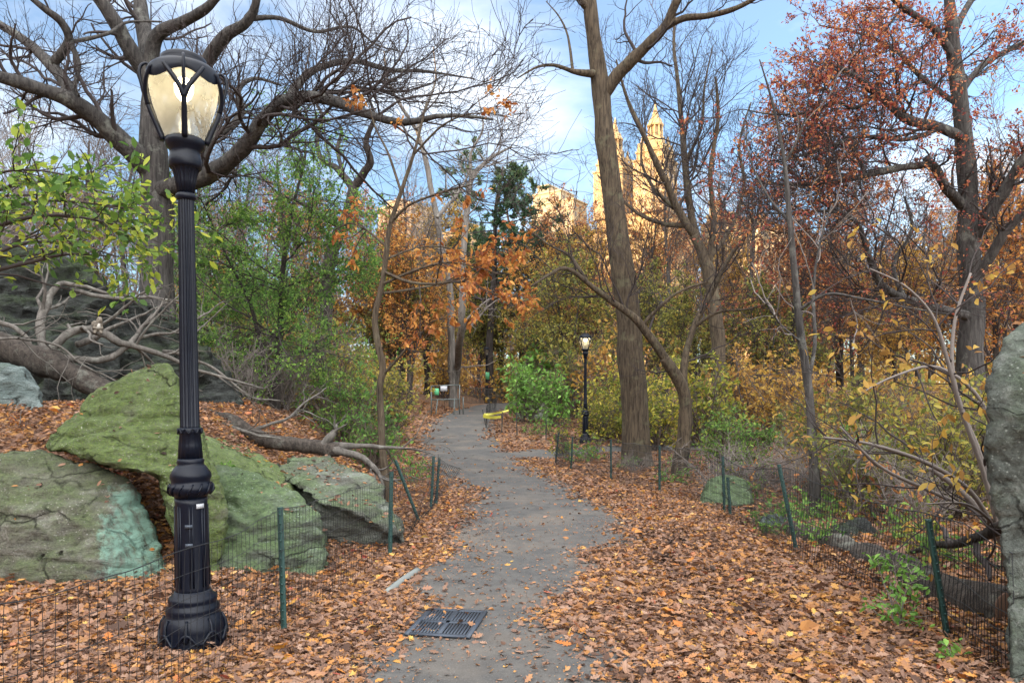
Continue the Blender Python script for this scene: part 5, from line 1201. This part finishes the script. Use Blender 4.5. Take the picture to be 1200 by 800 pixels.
# kind, px, distance, scale
PLANTS = [
 # left: green layered tree and the wood behind it
 ('green', 322, 16.5, 1.0), ('green', 275, 22, .85), ('s_yel', 262, 24, 1.3), ('s_gold', 330, 26, 1.3), ('s_olive', 290, 18.5, 1.0), ('s_olive', 385, 20, 1.1), ('s_bare', 285, 14.8, .8), ('s_green', 436, 14.5, .72), ('s_green', 395, 15.5, .8), ('s_low', 470, 14.2, 1.1),
 ('s_yel', 420, 26, 1.3), ('s_bare', 330, 18, 1.2), ('s_gold', 360, 28, 1.5), ('s_olive', 450, 25, 1.1), ('s_rust', 500, 12.2, .6),
 ('red', 300, 46, 1.0), ('gold', 350, 40, .95), ('gold', 250, 40, .9), ('orange', 440, 42, .9), ('bare0', 280, 38, .9), ('bare2', 340, 33, .85), ('bare1', 240, 34, .9), ('rust', 395, 48, .9), ('bare2', 215, 42, 1.0),
 ('bare0', 20, 36, 1.0), ('bare2', 90, 40, 1.05), ('bare1', -20, 30, .9), ('rust', 50, 46, .9), ('gold', 110, 44, .9), ('bare0', 140, 33, .9), ('red', 190, 48, 1.0), ('bare2', -60, 38, 1), ('gold', 10, 52, .9),
 # middle
 ('orange', 480, 38, .80), ('gold', 500, 46, .95), ('bare1', 470, 44, .95), ('rust', 440, 54, 1.0), ('olive', 460, 40, 1.0), ('pine', 574, 52, 1.36), ('pine', 612, 60, 1.3), ('olive', 588, 58, 1.3), ('gold', 618, 44, .8), ('olive', 560, 56, 1.3), ('s_gold', 520, 46, 1.5),
 ('s_broad', 618, 33, 1.05), ('s_yel', 592, 54, 1.3), ('s_broad', 628, 38, 1.45), ('s_gold', 655, 40, 1.3), ('s_broad', 650, 31, .95), ('s_olive', 676, 35, 1.5), ('s_yel', 716, 27, 1.15), ('s_rust', 560, 52, 3.0), ('s_yel', 700, 24.5, .75), ('s_lowyel', 664, 21, 1.3), ('s_lowyel', 690, 20, 1.4), ('s_low', 676, 18.5, 1.2), ('s_lowyel', 655, 27, 1.5), ('s_low', 625, 28.5, 1.4), ('s_yel', 770, 22, .85), ('s_yel', 755, 25, 1.15), ('s_gold', 730, 32, 1.6),
 ('rust', 660, 50, .95), ('gold', 690, 44, .85), ('olive', 665, 38, 1.0), ('gold', 640, 58, 1.05), ('rust', 720, 56, 1.0), ('bare1', 625, 62, 1.1), ('bare2', 700, 50, .9),
 # right
 ('gold', 770, 42, .82), ('olive', 745, 36, .9), ('rust', 815, 48, .85), ('gold', 860, 40, .78), ('rust', 900, 44, .80), ('orange', 940, 50, .9), ('red', 985, 46, .82), ('gold', 1000, 38, .72), ('rust', 1050, 42, .82), ('orange', 1090, 48, .95), ('rust', 1140, 40, .85), ('gold', 1180, 46, .95), ('red', 1230, 50, 1.0), ('orange', 1040, 55, .95), ('gold', 1120, 33, .7), ('olive', 820, 32, .8), ('olive', 900, 30, .75), ('rust', 960, 33, .65), ('gold', 1060, 29, .6),
 ('bare0', 885, 36, .85), ('bare1', 985, 34, .75), ('bare0', 780, 38, .9), ('bare2', 1075, 40, .8), ('rust', 925, 30, .75), ('rust', 750, 40, .85), ('orange', 1170, 28, .9), ('bare1', 1200, 30, .9), ('bare0', 1010, 44, 1.0), ('bare2', 855, 46, 1.05), ('bare0', 960, 40, .8),
 ('s_yel', 822, 24, 1.15), ('s_gold', 880, 26, 1.3), ('s_green', 845, 17, .7), ('s_olive', 935, 19, .75), ('s_gold', 985, 17, .85), ('s_olive', 1020, 15, .85), ('s_yel', 960, 15, .7), ('s_gold', 1075, 13, .8), ('s_green', 1010, 11.5, .6), ('s_gold', 1105, 18, 1.0), ('s_olive', 1150, 12, .8), ('s_gold', 1040, 21, 1.0), ('s_gold', 905, 30, 1.5), ('s_rust', 985, 12, 1.0), ('s_gold', 920, 24, 1.1),
 ('s_tangle', 850, 13.5, .8), ('s_tangle', 895, 13.5, .7), ('s_tangle', 745, 16.2, .45), ('s_bare', 950, 12, .55), ('s_bare', 1075, 9, .6), ('s_olive', 1000, 9.8, .5), ('s_green', 870, 15, .7), ('s_gold', 960, 13.5, .6), ('s_yel', 1060, 10.5, .6), ('s_rust', 1030, 9.2, .8), ('s_olive', 1110, 9.5, .7), ('s_low', 950, 9.0, 1.0), ('s_low', 985, 8.0, .8), ('s_rust', 1085, 7.8, .7), ('s_rust', 870, 12.2, .6),
 ('s_low', 925, 10.4, .8), ('s_low', 960, 10, .9), ('s_lowyel', 990, 9.2, .9), ('s_low', 1030, 8.2, .9), ('s_low', 880, 11.5, .9), ('s_lowyel', 1060, 8.6, .9), ('s_low', 905, 9.2, .55), ('s_lowyel', 1110, 7.2, .8), ('s_low', 1140, 6.6, .8), ('s_low', 1010, 10.4, 1.0), ('s_lowyel', 860, 13, .9), ('s_low', 790, 14.6, .8), ('s_low', 810, 16.8, 1.0), ('s_low', 730, 17, .7), ('s_lowyel', 1080, 7.4, .7), ('s_low', 920, 8.4, .5),
]
SECT = [(-999, 120, 'left of the tall lamp'), (120, 300, 'just behind the tall lamp'), (300, 430, 'between tall lamp and orange sapling'), (430, 560, 'around the orange sapling'), (560, 660, 'around the far path bend'), (660, 770, 'around the thick leaning trunk'), (770, 900, 'around the vase shaped tree'), (900, 1040, 'left of the red oak'), (1040, 9999, 'by the red oak')]
def sect(px): return next(i for i, s in enumerate(SECT) if s[0] <= px < s[1])
def dist(Y): return 'in far wood' if Y > 32 else 'in middle wood' if Y > 18 else 'in near thicket'
ORD = ['first', 'second', 'third', 'fourth', 'fifth', 'sixth', 'seventh', 'eighth', 'ninth', 'tenth']
lab = {}
for i, (kd, px, Y, sc) in enumerate(PLANTS): lab.setdefault((kd, sect(px), dist(Y)), []).append(i)
LABEL = {}
for (kd, s, dd), ids in lab.items():
    ids.sort(key=lambda i: PLANTS[i][1])
    for q, i in enumerate(ids):
        LABEL[i] = ('' if len(ids) == 1 else ORD[q] + ' ') + DESC[kd][1] + ('' if len(ids) == 1 else ' from left') + ' ' + dd + ' ' + SECT[s][2]
proto = {}
rp = np.random.default_rng(3)
GROUPN = {'tree': 'trees of the autumn wood', 'shrub': 'shrubs beside the path', 'plant': 'low plants beyond the fences'}
for i, (kd, px, Y, sc) in enumerate(PLANTS):
    x = (px - HX) / FPX * Y; z = g1(x, Y) - .05
    cat = DESC[kd][0]; s = sc * rp.uniform(.94, 1.06); rz = rp.uniform(0, 6.28)
    if kd not in proto:
        o = KINDS[kd](); proto[kd] = o
        if cat == 'plant': o.name = 'plant'
        o['category'] = cat; o.location = (x, Y, z); o.rotation_euler = (0, 0, rz); o.scale = (s, s, s)
        o['label'] = LABEL[i]; o['group'] = GROUPN[cat]
    else: dup(proto[kd], (x, Y, z), rz, s, LABEL[i], GROUPN[cat])
# bright green sapling at the fence
def leafy_sapling(px, Y, h, label, mat, size, n, name='sapling', cat='sapling', lean=.1):
    x = (px - HX) / FPX * Y
    rg = np.random.default_rng(int(px))
    st = [stem(rg, h * rg.uniform(.75, 1.05), .008, lean, 12, (0, 0), .08) for _ in range(n)]
    o = grown(name, label, cat, rg, st, [dict(dens=22, t0=.15, ang=(40, 75), ratio=.3, lmin=.06, lmax=.28, radr=.6, rmin=.0025, ns=5, wob=.12, up=.03)], M['twig_grey'], M['twig_grey'], dict(mat=M[mat], per=7.0, size=size * .62, tpl=T_S, droop=.5, tn=(.2, 1)), 5)
    o.location = (x, Y, g1(x, Y)); return o
leafy_sapling(1050, 5.2, .80, 'bright green leafy sapling growing at the right wire fence', 'lf_fresh', .085, 3, lean=.22)
leafy_sapling(1130, 4.5, .32, 'low green weed under the leaning right fence post', 'lf_fresh', .085, 3, 'plant', 'plant', .3)
leafy_sapling(1165, 4.4, .22, 'small yellowing weed at the foot of the upright boulder', 'lf_yelgreen', .08, 3, 'plant', 'plant', .3)
leafy_sapling(268, 7.9, .22, 'tiny fresh green seedling on the mossy slab', 'lf_fresh', .07, 2, 'plant', 'plant', .2).location.z = at(268, 548, 7.9)[2]
leafy_sapling(20, 7.9, .55, 'thin rusty weed in front of the bluish rock', 'lf_rust', .06, 2, 'plant', 'plant', .1)
# distant wood that reads as one mass
rng = np.random.default_rng(8)
g = Geo(); nT = 240
tx = rng.uniform(-110, 120, nT); ty = rng.uniform(62, 120, nT); th = rng.uniform(8, 14, nT) * (.75 + .25 * S((tx + 40) / 60)); tz = G(tx, ty)
P = np.stack([np.stack([tx, ty, tz - .3], 1) + np.stack([rng.normal(size=nT) * .05 * k, rng.normal(size=nT) * .05 * k, th * k / 7], 1) for k in range(8)], 1)
Rr = np.linspace(.22, .05, 8)[None] * np.ones((nT, 1))
g.tubes(P, Rr, 5, m=3)
a = spawn(P, Rr, rng, n=16, t0=.2, ang=(30, 60), ratio=.4, lmin=1.5, lmax=5, radr=.5, rmin=.03, ns=6, wob=.15, up=.08); g.tubes(a[0], a[1], 3, cap=False, m=3)
b = spawn(a[0], a[1], rng, n=8, t0=.15, ang=(30, 60), ratio=.45, lmin=.6, lmax=2, radr=.5, rmin=.02, ns=4, wob=.15, up=.05); g.tubes(b[0], b[1], 3, cap=False, m=3)
per = (rng.random(nT) < .72) * rng.uniform(.5, 1.6, nT); kindm = rng.choice(3, nT, p=[.48, .38, .14])
own = np.repeat(np.repeat(np.arange(nT), 16), 8)
for m_ in range(3):
    sel = b[0][(kindm[own] == m_) & (rng.random(len(own)) < per[own])]
    leaf_on(sel, rng, 8, .32, T_D, g, jitter=.3, m=m_)
# understorey along the foot of the far wood
n = 70000; ux = rng.uniform(-95, 105, n); uy = rng.uniform(48, 100, n); ok = np.abs(ux - 2.5) > 2.0; ux, uy = ux[ok], uy[ok]; n = len(ux)
hgt = (1.2 + 3.2 * np.clip(fbm(xyz(ux * .18, uy * .18), 3) + .5, 0, 1)) * rng.random(n) ** .8
g.leaves(np.stack([ux, uy, G(ux, uy) + hgt], 1), rng.normal(size=(n, 3)), rng.normal(size=(n, 3)) + [0, 0, .8], .34 * rng.uniform(.6, 1.3, n), T_D, rng, 0)
far = kind(g.build('far_woods', [M['lf_gold'], M['lf_rust'], M['lf_olive'], M['twig_brown']]), 'stuff')
